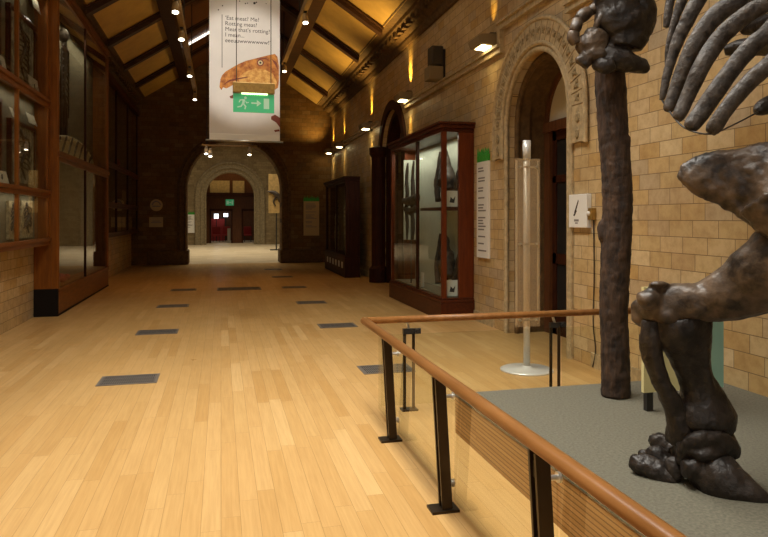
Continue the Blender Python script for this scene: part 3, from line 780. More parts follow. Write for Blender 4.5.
# ------------------------------------------------------------------ signs
def notice(name, label, org, ax, w, h, face, green, n, rnd):
    """board standing proud of a wall; ax = direction of its width, up = z"""
    t = thing(name, label, 'sign', org)
    ax = Vector(ax); nz = ax.cross(Vector((0, 0, 1))); o = Vector(org)
    bm = bmesh.new(); obox(bm, o + nz * .02 + Vector((0, 0, h / 2)), ax, nz, (0, 0, 1), w / 2, .018, h / 2); obj('board', bm, face, t)
    bm = bmesh.new(); r = random.Random(rnd); z = h - .1
    rows = 0
    while z > .08 and rows < n:
        L = w * r.uniform(.35, .72)
        obox(bm, o + nz * .0395 + ax * (-w * .36 + L / 2) + Vector((0, 0, z)), ax, nz, (0, 0, 1), L / 2, .001, .011)
        z -= r.choice((.045, .045, .05, .11)); rows += 1
    obj('text_lines', bm, 'greyink', t)
    if green:
        bm = bmesh.new()
        obox(bm, o + nz * .02 + Vector((0, 0, h + .05)), ax, nz, (0, 0, 1), w / 2, .012, .05)
        for k in range(26):
            x = -w / 2 + w * (k + .5) / 26; l = r.uniform(.05, .14); tl = r.uniform(-.03, .03)
            a = o + nz * .02 + ax * x + Vector((0, 0, h + .09)); b = a + ax * tl + Vector((0, 0, l))
            tube(bm, [(*a, .012), (*b, .002)], 5, 1)
        obj('grass_top', bm, 'grass', t)
    return t
notice('wall_sign', 'tall white sign with green grass top, between mahogany case and doorway', (XR, 9.64, 1.03), (0, -1, 0), .46, 1.50, 'white', True, 20, 3)
notice('wall_sign', 'dim tall sign with green grass top on the right pier of the end arch', (3.25, YE, 1.0), (1, 0, 0), .58, 1.27, 'dimboard', True, 14, 5)
notice('wall_sign', 'white sign with green grass top seen through the end arch', (-1.82, Y2, .74), (1, 0, 0), .5, 1.12, 'white', True, 12, 7)
t = thing('wall_sign', 'small oblong sign on the dark left pier of the end arch', 'sign', (-2.2, YE, 1.33))
quick('board', 'dimboard', t, boxes=[(-2.44, -1.98, YE - .03, YE, 1.33, 1.68)])
quick('text_lines', 'greyink', t, boxes=[(-2.38, -2.04, YE - .032, YE - .03, 1.48, 1.5), (-2.34, -2.08, YE - .032, YE - .03, 1.53, 1.55)])
t = thing('round_sign', 'round pale sign above an oblong sign on the dark left pier', 'sign', (-2.2, YE, 2.1))
bm = bmesh.new(); tube(bm, [(-2.2, YE, 2.1, .21), (-2.2, YE - .03, 2.1, .21)], 32, 1); obj('board', bm, 'dimboard', t)
bm = bmesh.new(); ring(bm, -2.2, .11, .15, 2.1, YE - .034, YE - .03, 'Y', 16); box(bm, -2.33, -2.07, YE - .034, YE - .03, 2.04, 2.08); obj('symbol', bm, 'greyink', t)
t = thing('box_sign', 'white square box sign with grey drawing, right of the dark doorway', 'sign', (XR, 6.78, 1.54))
quick('box', 'white', t, boxes=[(XR - .06, XR, 6.57, 6.96, 1.54, 1.92)], bev=.006)
bm = bmesh.new(); xx = XR - .0615
prism(bm, [(6.84, 1.71), (6.80, 1.72), (6.74, 1.84), (6.75, 1.86), (6.77, 1.83)], 'X', xx, xx + .002)
prism(bm, [(6.86, 1.68), (6.83, 1.67), (6.78, 1.73), (6.80, 1.74)], 'X', xx, xx + .002); obj('drawing', bm, 'grey', t)
quick('text_lines', 'greyink', t, boxes=[(xx, xx + .002, 6.74, 6.84, 1.61, 1.635), (xx, xx + .002, 6.76, 6.82, 1.585, 1.60)])
bm = bmesh.new(); box(bm, XR - .06, XR, 6.47, 6.55, 1.63, 1.76)
t = thing('socket_box', 'small brass coloured socket box on the tiles beside the white box sign', 'socket', (XR, 6.51, 1.63))
obj('housing', bm, 'brass', t, bev=.006)
bm = bmesh.new(); ball(bm, (XR - .06, 6.53, 1.70), .028); obj('plug', bm, 'white', t, True)
bm = bmesh.new(); tube(bm, [(XR - .012, 6.51, 1.64, .007), (XR - .012, 6.5, 1.0, .007), (XR - .012, 6.52, .5, .007), (XR - .02, 6.46, .2, .007), (XR - .03, 6.5, .01, .007)], 6, 6)
tag(obj('cable', bm, 'black', None, True), 'thin dark cable hanging from the socket box down the tiled wall', 'cable')

# ------------------------------------------------------------------ clear sign stand by the doorway
t = thing('sign_stand', 'silver pole stand with clear acrylic sheet on a round base, before the doorway', 'sign stand', (3.22, 6.58, 0))
px_, py_ = 3.22, 6.58
bm = bmesh.new(); lathe(bm, [(.285, 0), (.285, .012), (.26, .022), (.06, .03), (.05, .05)], (px_, py_, 0), 40); obj('base', bm, 'silver', t, True)
bm = bmesh.new(); rod(bm, (px_, py_, .03), (px_, py_, 2.48), .036, 20); obj('pole', bm, 'silver', t, True)
bm = bmesh.new(); rod(bm, (px_, py_, 2.28), (px_, py_, 2.49), .044, 20); obj('pole_cap', bm, 'silver', t, True)
quick('acrylic_sheet', 'acrylic', t, boxes=[(px_ - .16, px_ + .13, py_ - .055, py_ - .047, .48, 2.29)])
quick('print_strip', 'offwhite', t, boxes=[(px_ - .155, px_ - .13, py_ - .046, py_ - .044, .5, 2.27), (px_ + .1, px_ + .12, py_ - .046, py_ - .044, .5, 2.27)])
for z in (.55, 1.37, 2.2):
    bm = bmesh.new(); rod(bm, (px_ - .1, py_ - .065, z), (px_ - .1, py_ - .02, z), .012); rod(bm, (px_ + .09, py_ - .065, z), (px_ + .09, py_ - .02, z), .012); box(bm, px_ - .11, px_ + .1, py_ - .046, py_ - .03, z - .008, z + .008); obj('clamp', bm, 'steel', t)

# ------------------------------------------------------------------ wall lamps on the string course, speaker
def wall_lamp(y, z, label, first=None):
    if first: return dup(first, (XR, y, z), label)
    t = thing('wall_lamp', label, 'wall lamp', (XR, y, z), 'uplighters along the right wall')
    bm = bmesh.new()
    prism(bm, [(XR - .02, z - .02), (XR - .30, z + .0), (XR - .34, z + .1), (XR - .30, z + .14), (XR - .02, z + .16)], 'Y', y - .22, y + .22); obj('housing', bm, 'housing', t, bev=.015)
    bm = bmesh.new(); prism(bm, [(XR - .10, z - .018), (XR - .25, z - .006), (XR - .25, z - .012), (XR - .10, z - .024)], 'Y', y - .14, y + .14); obj('lens', bm, 'lamp', t)
    bm = bmesh.new(); box(bm, XR - .1, XR, y - .1, y + .1, z - .06, z + .2); obj('bracket', bm, 'grey', t)
    return t
L0 = wall_lamp(9.27, 4.22, 'nearest buff lamp box on the right wall, left of the doorway arch')
wall_lamp(13.78, 4.2, 'second lamp on the right wall, glowing above the large mahogany case', L0)
wall_lamp(17.58, 4.08, 'third lamp on the right wall, above the far dark case', L0)
wall_lamp(21.7, 4.02, 'fourth lamp on the right wall, beyond the far dark case', L0)
wall_lamp(23.9, 4.02, 'farthest lamp on the right wall, in the corner by the end arch', L0)
t = thing('wall_speaker', 'dark grey loudspeaker pair on the right wall between two lamps', 'speaker', (XR, 11.6, 4.25))
quick('bracket', 'black', t, boxes=[(XR - .05, XR, 11.5, 11.7, 4.15, 4.75)])
quick('upper_box', 'grey', t, boxes=[(XR - .27, XR - .05, 11.46, 11.74, 4.45, 4.8)], bev=.02)
quick('lower_box', 'housing', t, boxes=[(XR - .33, XR - .05, 11.45, 11.75, 4.18, 4.43)], bev=.02)

# ------------------------------------------------------------------ lighting bars with spots
def bar(x, z, y0, y1, label):
    t = thing('lighting_bar', label, 'lighting bar', (x, (y0 + y1) / 2, z))
    quick('beam', 'purlin', t, boxes=[(x - .05, x + .05, y0, y1, z - .06, z + .08)])
    y = y0 + 1
    while y < y1:
        bm = bmesh.new(); rod(bm, (x, y, z + .08), (x, y, RZ - T * abs(x - XC) - .0), .012, 6); obj('hanger', bm, 'black', t); y += 3.6
    return t
def spot_thing(loc, label, group, first=None, white=False, tilt=(.0, -.35)):
    if first: return dup(first, loc, label)
    t = thing('spotlight', label, 'spotlight', loc, group)
    x, y, z = loc; d = Vector((tilt[0], tilt[1], -1)).normalized(); p = Vector((x, y, z - .12))
    bm = bmesh.new(); rod(bm, (x, y, z), p, .012, 8); box(bm, x - .03, x + .03, y - .05, y + .05, z - .02, z); obj('arm', bm, 'white' if white else 'black', t)
    bm = bmesh.new(); a = p - d * .08; b = p + d * .12; tube(bm, [(*a, .04), (*(a + d * .05), .055), (*b, .065)], 16, 1); obj('can', bm, 'white' if white else 'purlin', t, True)
    bm = bmesh.new(); c_ = p + d * .121; tube(bm, [(*c_, .052), (*(c_ + d * .004), .052)], 16, 1); obj('bulb', bm, 'bulb', t)
    return t
bar(-.72, 5.3, 2.0, 19.8, 'pale brown lighting bar hanging under the left ceiling slope')
bar(1.6, 5.75, 2.0, 17.6, 'pale brown lighting bar hanging under the right ceiling slope')
sp0 = None
for x, z, y, lab in ((-.72, 5.24, 11.3, 'spotlight on the left bar, topmost in the photo'), (-.72, 5.24, 13.0, 'spotlight on the left bar, second from the top'), (-.72, 5.24, 16.3, 'spotlight on the left bar, third from the top'), (-.72, 5.24, 19.5, 'spotlight at the far end of the left bar'),
                     (1.6, 5.69, 12.9, 'spotlight on the right bar, nearest in the photo'), (1.6, 5.69, 17.3, 'spotlight at the far end of the right bar beside the banner')):
    if sp0 is None: sp0 = spot_thing((x, y, z), lab, 'spotlights on the bars')
    else: spot_thing((x, y, z), lab, '', sp0)
# cross bar behind the banner with white spots
t = thing('lighting_bar', 'thin cross bar seen just below the banner', 'lighting bar', (.23, 20, 3.75))
bm = bmesh.new(); rod(bm, (-.55, 20, 3.78), (1.05, 20, 3.78), .03); obj('beam', bm, 'purlin', t)
for x in (-.4, .9):
    bm = bmesh.new(); rod(bm, (x, 20, 3.8), (x, 20, RZ - T * abs(x - XC)), .01, 6); obj('hanger', bm, 'black', t)
w0 = spot_thing((-.42, 20, 3.76), 'white spotlight under the cross bar, left end', 'white spotlights under the banner', white=True)
dup(w0, (-.30, 19.7, 3.66), 'white spotlight hanging lowest at the left below the banner')
dup(w0, (.82, 20, 3.76), 'white spotlight under the cross bar, right end')

# ------------------------------------------------------------------ banner and exit sign
BX0, BX1, BY, BZ0, BZ1 = -.2, 1.03, 12.0, 3.04, 6.6
t = thing('hanging_banner', 'white hanging banner with lizard head picture and printed words', 'banner', (.415, BY, BZ0))
quick('sheet', 'banner', t, boxes=[(BX0, BX1, BY - .004, BY + .004, BZ0, BZ1)])
bm = bmesh.new(); rod(bm, (BX0 - .06, BY, BZ0 - .02), (BX1 + .06, BY, BZ0 - .02), .018, 12); obj('bottom_bar', bm, 'steel', t, True)
quick('bottom_pocket', 'white', t, boxes=[(BX0, BX1, BY - .012, BY + .012, BZ0 - .03, BZ0 + .1)], bev=.008)
bm = bmesh.new(); rod(bm, (BX0 - .06, BY, BZ1 + .02), (BX1 + .06, BY, BZ1 + .02), .018, 12); obj('top_bar', bm, 'steel', t, True)
bm = bmesh.new()
for x in (BX0 + .1, BX1 - .1): rod(bm, (x, BY, BZ1), (x, BY, RZ - T * abs(x - XC)), .006, 6)
obj('cord', bm, 'black', t)
fy = BY - .0045
def bp(u, v):      # place on the banner face: u,v from its upper left as seen, in fractions of its visible 71 x 143 field
    return (BX0 + (BX1 - BX0) * u / 71.0, 5.52 - (5.52 - BZ0) * v / 143.0)
lines = ["\u2018Eat meat? Me?", "Rotting meat?", "Meat that\u2019s rotting?", "I mean...", "eeeuuwwwwwww!\u2019"]
for i, ln in enumerate(lines):
    x, z = bp(15.5, 20.8 + 5.75 * i)
    text_part('printed_words', ln, .1, (x, fy, z), 'ink', t)
bm = bmesh.new(); a = bp(12.2, 16); b = bp(13.0, 70); box(bm, a[0], b[0], fy - .001, fy, b[1], a[1]); obj('printed_line', bm, 'greyink', t)
head = [(11, 82), (10, 90), (12, 93), (13.5, 90), (17, 91), (24, 87), (30, 91), (38, 93), (50, 94), (62, 93), (69, 88), (70, 80), (70, 65), (68.5, 56), (66, 53), (60, 54.5), (52, 57), (44, 59.5), (36, 62), (29, 65.5), (22, 70), (16, 74), (12.5, 78)]
bm = bmesh.new(); prism(bm, [bp(*q) for q in head], 'Y', fy - .0015, fy); obj('lizard_picture', bm, 'lizard', t)
cheek = [(28, 80), (36, 73), (46, 69), (56, 70), (64, 74), (68, 82), (66, 90), (54, 92), (42, 90), (32, 86)]
bm = bmesh.new(); prism(bm, [bp(*q) for q in cheek], 'Y', fy - .0022, fy - .0015); obj('lizard_cheek', bm, 'lizard2', t)
def disc(bm, u, v, r, y0, y1, n=18):
    x, z = bp(u, v); prism(bm, [(x + r * math.cos(2 * PI * k / n), z + r * math.sin(2 * PI * k / n)) for k in range(n)], 'Y', y0, y1)
bm = bmesh.new(); disc(bm, 51, 63, .062, fy - .0025, fy - .0015); obj('eye_ring', bm, 'redprint', t)
bm = bmesh.new(); disc(bm, 51, 63, .042, fy - .003, fy - .0025); obj('eye', bm, 'cream', t)
bm = bmesh.new(); disc(bm, 51, 63, .018, fy - .0035, fy - .003); obj('pupil', bm, 'ink', t)
bm = bmesh.new()
for q in ([(13, 88), (20, 82), (28, 80), (38, 78), (38, 79), (28, 81.5), (20, 84)], [(44, 60), (56, 57.5), (60, 60), (56, 59)], [(62, 58), (68, 62), (69, 70), (66, 64)]): prism(bm, [bp(*p_) for p_ in q], 'Y', fy - .003, fy - .0022)
obj('mouth_line', bm, 'redprint', t)
bm = bmesh.new()
for q in ([(62, 118), (66, 116), (71, 119), (71, 129), (67, 124), (62, 121)], [(65, 132), (70, 131), (71, 133), (66, 134)], [(20, 99), (24, 97), (25, 101), (21, 101)]): prism(bm, [bp(*p_) for p_ in q], 'Y', fy - .0015, fy)
obj('claw_picture', bm, 'redprint', t)
bm = bmesh.new()
for u, v, r in ((9, 11.5, .012), (13, 7, .012), (36, 3, .012), (38, 2.5, .01), (45, 2, .022), (47, 1, .014), (30, 1, .01), (57, 1.5, .008), (62, 4, .006)):
    bm = bmesh.new(); disc(bm, u, v, r, fy - .0012, fy, 10); obj('ink_spot', bm, 'ink', t)
# exit sign on two rods, nearer than the banner
ex0, ex1, ey = .16, .74, 9.5
t = thing('exit_sign', 'green exit sign with running figure and arrow, hung before the banner', 'exit sign', ((ex0 + ex1) / 2, ey, 3.13))
quick('sign_panel', 'signgreen', t, boxes=[(ex0 + .005, ex1 - .005, ey - .012, ey + .012, 3.14, 3.40)])
quick('housing', 'brass', t, boxes=[(ex0, ex1, ey - .06, ey + .06, 3.41, 3.555)], bev=.008)
quick('light_tube', 'tube', t, boxes=[(ex0 + .12, ex1 - .1, ey - .028, ey - .014, 3.392, 3.409)])
bm = bmesh.new()
for x in (ex0 + .05, ex1 - .05): rod(bm, (x, ey, 3.55), (x, ey, RZ - T * abs(x - XC) - .0), .006, 8)
obj('rod', bm, 'grey', t)
gy = ey - .0135
def ep(u, v): return (ex0 + .58 * u / 42.0, 3.14 + .26 * (1 - v / 19.0))
def ey_prism(bm, pts): prism(bm, [ep(*q) for q in pts], 'Y', gy, gy + .0015)
bm = bmesh.new()
x, z = ep(12.6, 4.3); prism(bm, [(x + .019 * math.cos(PI * k / 6), z + .019 * math.sin(PI * k / 6)) for k in range(12)], 'Y', gy, gy + .0015)
for q in ([(10, 5.5), (12.2, 6), (11.5, 11), (9, 10.5)], [(12, 6.5), (14, 8.8), (16, 8.2), (16, 9.3), (13.4, 10)], [(10, 5.6), (7, 6.2), (5.8, 9), (6.8, 9.2), (7.8, 7.2), (10, 7)], [(9.3, 10), (11.3, 10.3), (13.6, 12.8), (12.6, 16.2), (11.5, 15.9), (12, 13.3)], [(9, 10), (10.6, 10.7), (8.8, 13.6), (4.8, 14.6), (4.5, 13.4), (7.9, 12.5)]): ey_prism(bm, q)
obj('running_figure', bm, 'signwhite', t)
bm = bmesh.new(); ey_prism(bm, [(18.5, 8.6), (25, 8.6), (25, 10.2), (18.5, 10.2)])
ey_prism(bm, [(24, 6), (28.5, 9.4), (24, 12.8), (24, 10.8), (25.4, 9.4), (24, 8)]); obj('arrow', bm, 'signwhite', t)
bm = bmesh.new(); ey_prism(bm, [(31, 4.2), (36.5, 4.2), (36.5, 15), (31, 15)]); obj('door_symbol', bm, 'signwhite', t)

# ------------------------------------------------------------------ barrier round the dais
t = thing('barrier_rail', 'low barrier with wooden handrail, dark posts and glass panels', 'barrier', (1.2, 3.0, 0))
RX, CY, RZ0 = 1.18, 5.46, .81
bm = bmesh.new()
tube(bm, [(RX, YB + 4, RZ0 - .03, .037), (RX, CY, RZ0 - .03, .037)], 16, 1, flat=((0, 0, 1), .8)); obj('handrail', bm, 'handrail', t, True)
bm = bmesh.new()
tube(bm, [(RX - .02, CY, RZ0 - .03, .037), (XR - .01, CY, RZ0 - .03, .037)], 16, 1, flat=((0, 0, 1), .8)); obj('handrail', bm, 'handrail', t, True)
for y in (4.75, 3.545, 2.335, 1.125, -.085):
    bm = bmesh.new()
    for s_ in (-.026, .026):
        a = (1.235 , y + s_, .015); b = (RX + .012, y + s_, RZ0 - .06)
        d = (Vector(b) - Vector(a)).normalized(); sx = Vector((1, 0, 0)); sx = (sx - d * sx.dot(d)).normalized()
        obox(bm, (Vector(a) + Vector(b)) / 2, sx, (0, 1, 0), d, .03, .008, (Vector(b) - Vector(a)).length / 2)
    for f_ in (.12, .5, .9):
        c_ = Vector((1.235, y, .015)).lerp(Vector((RX + .012, y, RZ0 - .06)), f_); box(bm, c_.x - .02, c_.x + .02, y - .02, y + .02, c_.z - .03, c_.z + .03)
    p = obj('post', bm, 'bronze', t)
    bm = bmesh.new(); box(bm, 1.14, 1.30, y - .055, y + .055, 0, .014); obj('foot_plate', bm, 'bronze', p)
    for f_ in (.18, .85):
        bm = bmesh.new()
        c_ = Vector((1.235, y, .015)).lerp(Vector((RX + .012, y, RZ0 - .06)), f_)
        rod(bm, (c_.x, y, c_.z), (1.275, y, c_.z), .011)
        tube(bm, [(1.272, y, c_.z, .022), (1.284, y, c_.z, .022)], 12, 1)
        obj('glass_clamp', bm, 'steel', p)
for y0, y1 in ((4.77, 5.36), (3.56, 4.73), (2.35, 3.53), (1.14, 2.32), (-.07, 1.11)):
    quick('glass_panel', 'railglass', t, boxes=[(1.276, 1.284, y0, y1, .06, .70)])
for x in (1.57, 2.95):
    bm = bmesh.new()
    for s_ in (-.04, .04): rod(bm, (x + s_, CY, 0), (x + s_, CY, .70), .014, 10)
    box(bm, x - .07, x + .07, CY - .05, CY + .05, 0, .012)
    p = obj('post', bm, 'bronze', t)
    bm = bmesh.new(); box(bm, x - .055, x + .1, CY - .025, CY + .012, .655, .70); rod(bm, (x + .06, CY - .06, .68), (x + .06, CY + .02, .68), .02); obj('bracket', bm, 'black', p)
    bm = bmesh.new(); rod(bm, (x, CY, .69), (x - .02, CY, RZ0 - .06), .012); obj('stem', bm, 'steel', p)
for x0, x1 in ((1.31, 1.52), (1.62, 2.9), (3.0, 3.96)):
    quick('glass_panel', 'railglass', t, boxes=[(x0, x1, CY - .05, CY - .04, .06, .66)])

# ------------------------------------------------------------------ dais
DZ = .30; DX, DY = 1.75, 4.80
t = thing('dais', 'low dais with striped wooden sides and grey green carpet top', 'dais', ((DX + XR) / 2, 2, 0))
quick('side_boards', 'side_wood', t, boxes=[(DX, DX + .03, -2, DY, 0, DZ - .012)])
quick('end_boards', 'side_woodX', t, boxes=[(DX + .03, XR - .002, DY - .03, DY, 0, DZ - .012)])
quick('carpet_top', 'carpet', t, boxes=[(DX - .004, XR - .002, -2, DY + .004, DZ - .012, DZ)])

# ------------------------------------------------------------------ information panel behind the leg
t = thing('information_panel', 'pale yellow and green panel on black legs behind the skeleton foot', 'panel', (3.1, 4.03, DZ))
quick('yellow_board', 'yellow', t, boxes=[(2.84, 3.19, 4.0, 4.03, .44, 1.17)])
quick('green_board', 'teal', t, boxes=[(3.19, 3.49, 4.0, 4.03, .44, 1.17)])
for x in (2.91, 3.40):
    quick('leg', 'black', t, boxes=[(x - .025, x + .025, 4.03, 4.07, DZ, 1.0)])

# ------------------------------------------------------------------ trunk and skeleton
def bones(name, mat, parent, fn, voxel=.013, rough=.012, sm=4, scale=.12, label=None):
    bm = bmesh.new(); fn(bm)
    o = obj(name, bm, mat, parent, True, label=label)
    rm = o.modifiers.new('remesh', 'REMESH'); rm.mode = 'VOXEL'; rm.voxel_size = voxel; rm.use_smooth_shade = True
    s_ = o.modifiers.new('smooth', 'SMOOTH'); s_.iterations = sm; s_.factor = .5
    tx = bpy.data.textures.new(name, 'CLOUDS'); tx.noise_scale = scale; tx.noise_depth = 3
    d = o.modifiers.new('rough', 'DISPLACE'); d.texture = tx; d.strength = rough; d.mid_level = .5; d.texture_coords = 'LOCAL'
    return o
def trunk_fn(bm):
    tube(bm, [(2.905, 4.433, 0.302, 0.1106), (2.901, 4.434, 0.498, 0.1068), (2.894, 4.435, 0.802, 0.1030), (2.890, 4.436, 1.029, 0.1068), (2.905, 4.433, 1.408, 0.1106), (2.916, 4.430, 1.786, 0.1106), (2.894, 4.435, 2.165, 0.1106), (2.876, 4.440, 2.468, 0.1145), (2.861, 4.444, 2.733, 0.1106), (2.854, 4.445, 2.998, 0.1030), (2.839, 4.449, 3.264, 0.0992), (2.824, 4.453, 3.605, 0.0954), (2.817, 4.455, 3.870, 0.0877)], 18, 4, lump=.05)
    for z, a in ((.95, .3), (1.55, 2.9), (2.2, 5.2)):
        ball(bm, (2.9 + .085 * math.cos(a), 4.45 + .085 * math.sin(a), z), .045, (1, 1, 2.4), 2, .3)
trunk = bones('tree_trunk', 'bark', None, trunk_fn, .011, .015, 1, .05)
tag(trunk, 'upright rough brown tree trunk held by the skeleton paw', 'tree trunk')

SK = thing('sloth_skeleton', 'huge dark giant sloth skeleton rearing beside the tree trunk', 'skeleton', (2.421, 2.904, 0.352)[:2] + (DZ,))
# hand on the trunk and forearm
def hand_fn(bm):
    tube(bm, [(2.766, 4.271, 3.341, 0.1603), (2.802, 4.263, 3.210, 0.1676), (2.851, 4.250, 3.093, 0.2041), (2.887, 4.242, 3.006, 0.1603), (2.865, 4.247, 2.889, 0.1239)], 14, 5, flat=((.24, .97, 0), .62), lump=.2)
    tube(bm, [(2.965, 4.222, 3.224, 0.0875), (3.007, 4.212, 3.108, 0.0802), (2.965, 4.222, 2.991, 0.0656)], 10, 4, lump=.2)
    tube(bm, [(2.703, 4.287, 2.874, 0.0583), (2.774, 4.270, 2.816, 0.0802), (2.880, 4.243, 2.787, 0.0802), (2.986, 4.217, 2.758, 0.0583), (3.021, 4.208, 2.765, 0.0364)], 12, 4, lump=.2)
    tube(bm, [(2.653, 4.299, 2.787, 0.0510), (2.682, 4.241, 2.746, 0.0577), (2.738, 4.227, 2.761, 0.0577)], 10, 4)
def ridge(bm): tube(bm, [(2.634, 4.294, 2.988, 0.0182), (2.644, 4.271, 3.055, 0.0232), (2.680, 4.251, 3.132, 0.0231), (2.736, 4.238, 3.197, 0.0217), (2.811, 4.240, 3.247, 0.0181)], 8, 4, lump=.3)
bones('hand_ridge', 'bonewarm', SK, ridge, .008, .008, 1)
bones('hand', 'bone', SK, hand_fn, .011, .018, 2, .05)
def knuckle(bm):
    tube(bm, [(2.731, 4.280, 2.998, 0.0364), (2.682, 4.292, 2.962, 0.0802), (2.625, 4.306, 2.911, 0.0911), (2.568, 4.320, 2.904, 0.0692), (2.519, 4.332, 2.874, 0.0364)], 12, 4, flat=((.24, .97, 0), .75), lump=.5)
    tube(bm, [(2.710, 4.285, 2.918, 0.0510), (2.639, 4.303, 2.860, 0.0656), (2.568, 4.320, 2.801, 0.0547), (2.540, 4.327, 2.765, 0.0292)], 10, 4, lump=.4)
    ball(bm, (2.577, 4.308, 2.777), .045, (1.1, 1, .9), 2, .3); ball(bm, (2.535, 4.318, 2.799), .04, (1, 1, .9), 2, .3); ball(bm, (2.655, 4.289, 2.828), .07, (1.2, 1, .8), 2, .3)
bones('wrist_bone', 'bonewarm', SK, knuckle, .010, .022, 2, .05)
for k, (a, b, c_, r_) in enumerate((((2.711, 4.326, 3.230, 0.0367), (2.675, 4.335, 3.201, 0.0441), (2.632, 4.346, 3.171, 0.0404), 1), ((2.620, 4.338, 3.168, 0.0440), (2.579, 4.338, 3.136, 0.0476), (2.538, 4.338, 3.096, 0.0402), 1), ((2.531, 4.340, 3.096, 0.0438), (2.507, 4.325, 3.046, 0.0473), (2.492, 4.329, 3.003, 0.0400), 1), ((2.492, 4.329, 3.003, 0.0436), (2.485, 4.330, 2.959, 0.0436), (2.507, 4.325, 2.915, 0.0364), 1))):
    def fb(bm): tube(bm, [a, b, c_], 10, 5, lump=.2)
    bones('finger_bone', 'bonewarm', SK, fb, .009, .01, 2)
def forearm(bm):
    tube(bm, [(2.803, 4.252, 3.308, 0.1455), (2.835, 4.038, 3.518, 0.1045), (2.874, 3.822, 3.737, 0.1133), (2.897, 3.611, 3.896, 0.1527)], 12, 5, flat=((.24, .97, 0), .7), lump=.2)
    tube(bm, [(2.934, 4.323, 3.343, 0.1039), (3.035, 4.092, 3.558, 0.0783), (3.104, 3.868, 3.750, 0.0818), (3.061, 3.673, 3.917, 0.1173)], 12, 5, lump=.2)
bones('forearm', 'bone', SK, forearm, .02, .02)
def upper_arm(bm):
    tube(bm, [(2.928, 3.603, 3.896, 0.1655), (2.863, 3.310, 3.559, 0.1182), (2.863, 3.156, 3.372, 0.1364), (2.851, 3.056, 3.270, 0.1659)], 12, 5, lump=.2)
    tube(bm, [(2.851, 3.056, 3.270, 0.1659), (2.854, 3.003, 3.439, 0.2455), (2.881, 2.997, 3.712, 0.1636)], 12, 4, flat=((.9, -.3, 0), .25), lump=.2)
bones('upper_arm', 'bone', SK, upper_arm, .022, .02)
# ribs, each a bone of its own
SP = [(3.12, 1.9, 1.55), (3.2, 2.2, 1.95), (3.18, 2.55, 2.5), (3.12, 2.9, 3.0), (3.05, 3.3, 3.4), (3.0, 3.65, 3.65)]
NEAR = [
 ((3.17, 2.6, 2.56), [(2.454, 2.536, 2.352, 0.0422), (2.388, 2.562, 2.290, 0.0407), (2.326, 2.588, 2.213, 0.0408), (2.274, 2.611, 2.135, 0.0392), (2.248, 2.638, 2.077, 0.0378), (2.230, 2.642, 2.049, 0.0240)]),
 ((3.16, 2.72, 2.74), [(2.526, 2.610, 2.530, 0.0452), (2.462, 2.626, 2.478, 0.0452), (2.394, 2.664, 2.387, 0.0455), (2.325, 2.701, 2.276, 0.0458), (2.269, 2.736, 2.174, 0.0443), (2.217, 2.749, 2.101, 0.0408), (2.201, 2.753, 2.077, 0.0248)]),
 ((3.13, 2.85, 2.92), [(2.607, 2.694, 2.720, 0.0431), (2.540, 2.710, 2.671, 0.0449), (2.463, 2.760, 2.606, 0.0453), (2.398, 2.807, 2.515, 0.0457), (2.325, 2.825, 2.390, 0.0439), (2.276, 2.858, 2.254, 0.0386), (2.237, 2.867, 2.168, 0.0350), (2.224, 2.870, 2.143, 0.0221)]),
 ((3.1, 3.0, 3.1), [(2.585, 2.823, 2.795, 0.0484), (2.486, 2.868, 2.710, 0.0506), (2.406, 2.908, 2.608, 0.0490), (2.349, 2.943, 2.479, 0.0417), (2.302, 2.975, 2.328, 0.0362), (2.267, 2.983, 2.229, 0.0305), (2.259, 2.985, 2.202, 0.0191)]),
 ((3.07, 3.15, 3.25), [(2.507, 2.986, 2.902, 0.0427), (2.470, 3.016, 2.813, 0.0429), (2.425, 3.037, 2.720, 0.0411), (2.381, 3.069, 2.591, 0.0335), (2.341, 3.089, 2.438, 0.0257), (2.315, 3.095, 2.319, 0.0197), (2.307, 3.097, 2.281, 0.0138)]),
 ((3.05, 3.3, 3.4), [(2.519, 3.107, 2.977, 0.0321), (2.479, 3.137, 2.874, 0.0303), (2.443, 3.156, 2.762, 0.0243), (2.412, 3.174, 2.626, 0.0182), (2.396, 3.178, 2.493, 0.0121)]),
 ((3.03, 3.42, 3.5), [(2.543, 3.235, 3.059, 0.0291), (2.494, 3.257, 2.926, 0.0271), (2.472, 3.262, 2.812, 0.0250), (2.464, 3.264, 2.732, 0.0187)]),
]
for s0, pts in NEAR:
    def fr(bm):
        q = pts[0]
        tube(bm, [(*s0, .035), ((s0[0] * .45 + q[0] * .55), (s0[1] * .5 + q[1] * .5), max(s0[2], q[2]) + .03, q[3] * 1.02)] + list(pts), 12, 5, flat=((.5, .75, .4), .8), lump=.10, seed=s0[1])
    bones('rib', 'ribbone', SK, fr, .009, .004, 2, .05)
FAR = [
 ((3.18, 2.62, 2.56), [(3.322, 3.197, 2.678, 0.0532), (3.299, 3.408, 2.712, 0.0559), (3.245, 3.576, 2.751, 0.0515), (3.182, 3.643, 2.738, 0.0391)]),
 ((3.17, 2.75, 2.74), [(3.322, 3.197, 2.879, 0.0532), (3.299, 3.408, 2.868, 0.0559), (3.307, 3.561, 2.880, 0.0515), (3.289, 3.617, 2.875, 0.0391)]),
 ((3.14, 2.9, 2.92), [(3.407, 3.279, 3.092, 0.0545), (3.379, 3.492, 3.050, 0.0573), (3.314, 3.611, 3.031, 0.0521), (3.244, 3.679, 3.008, 0.0395)]),
 ((3.2, 2.45, 2.3), [(3.303, 3.098, 2.422, 0.0518), (3.042, 3.060, 2.312, 0.0505), (2.937, 3.034, 2.275, 0.0525), (2.875, 3.019, 2.248, 0.0439), (2.838, 3.007, 2.228, 0.0218)]),
]
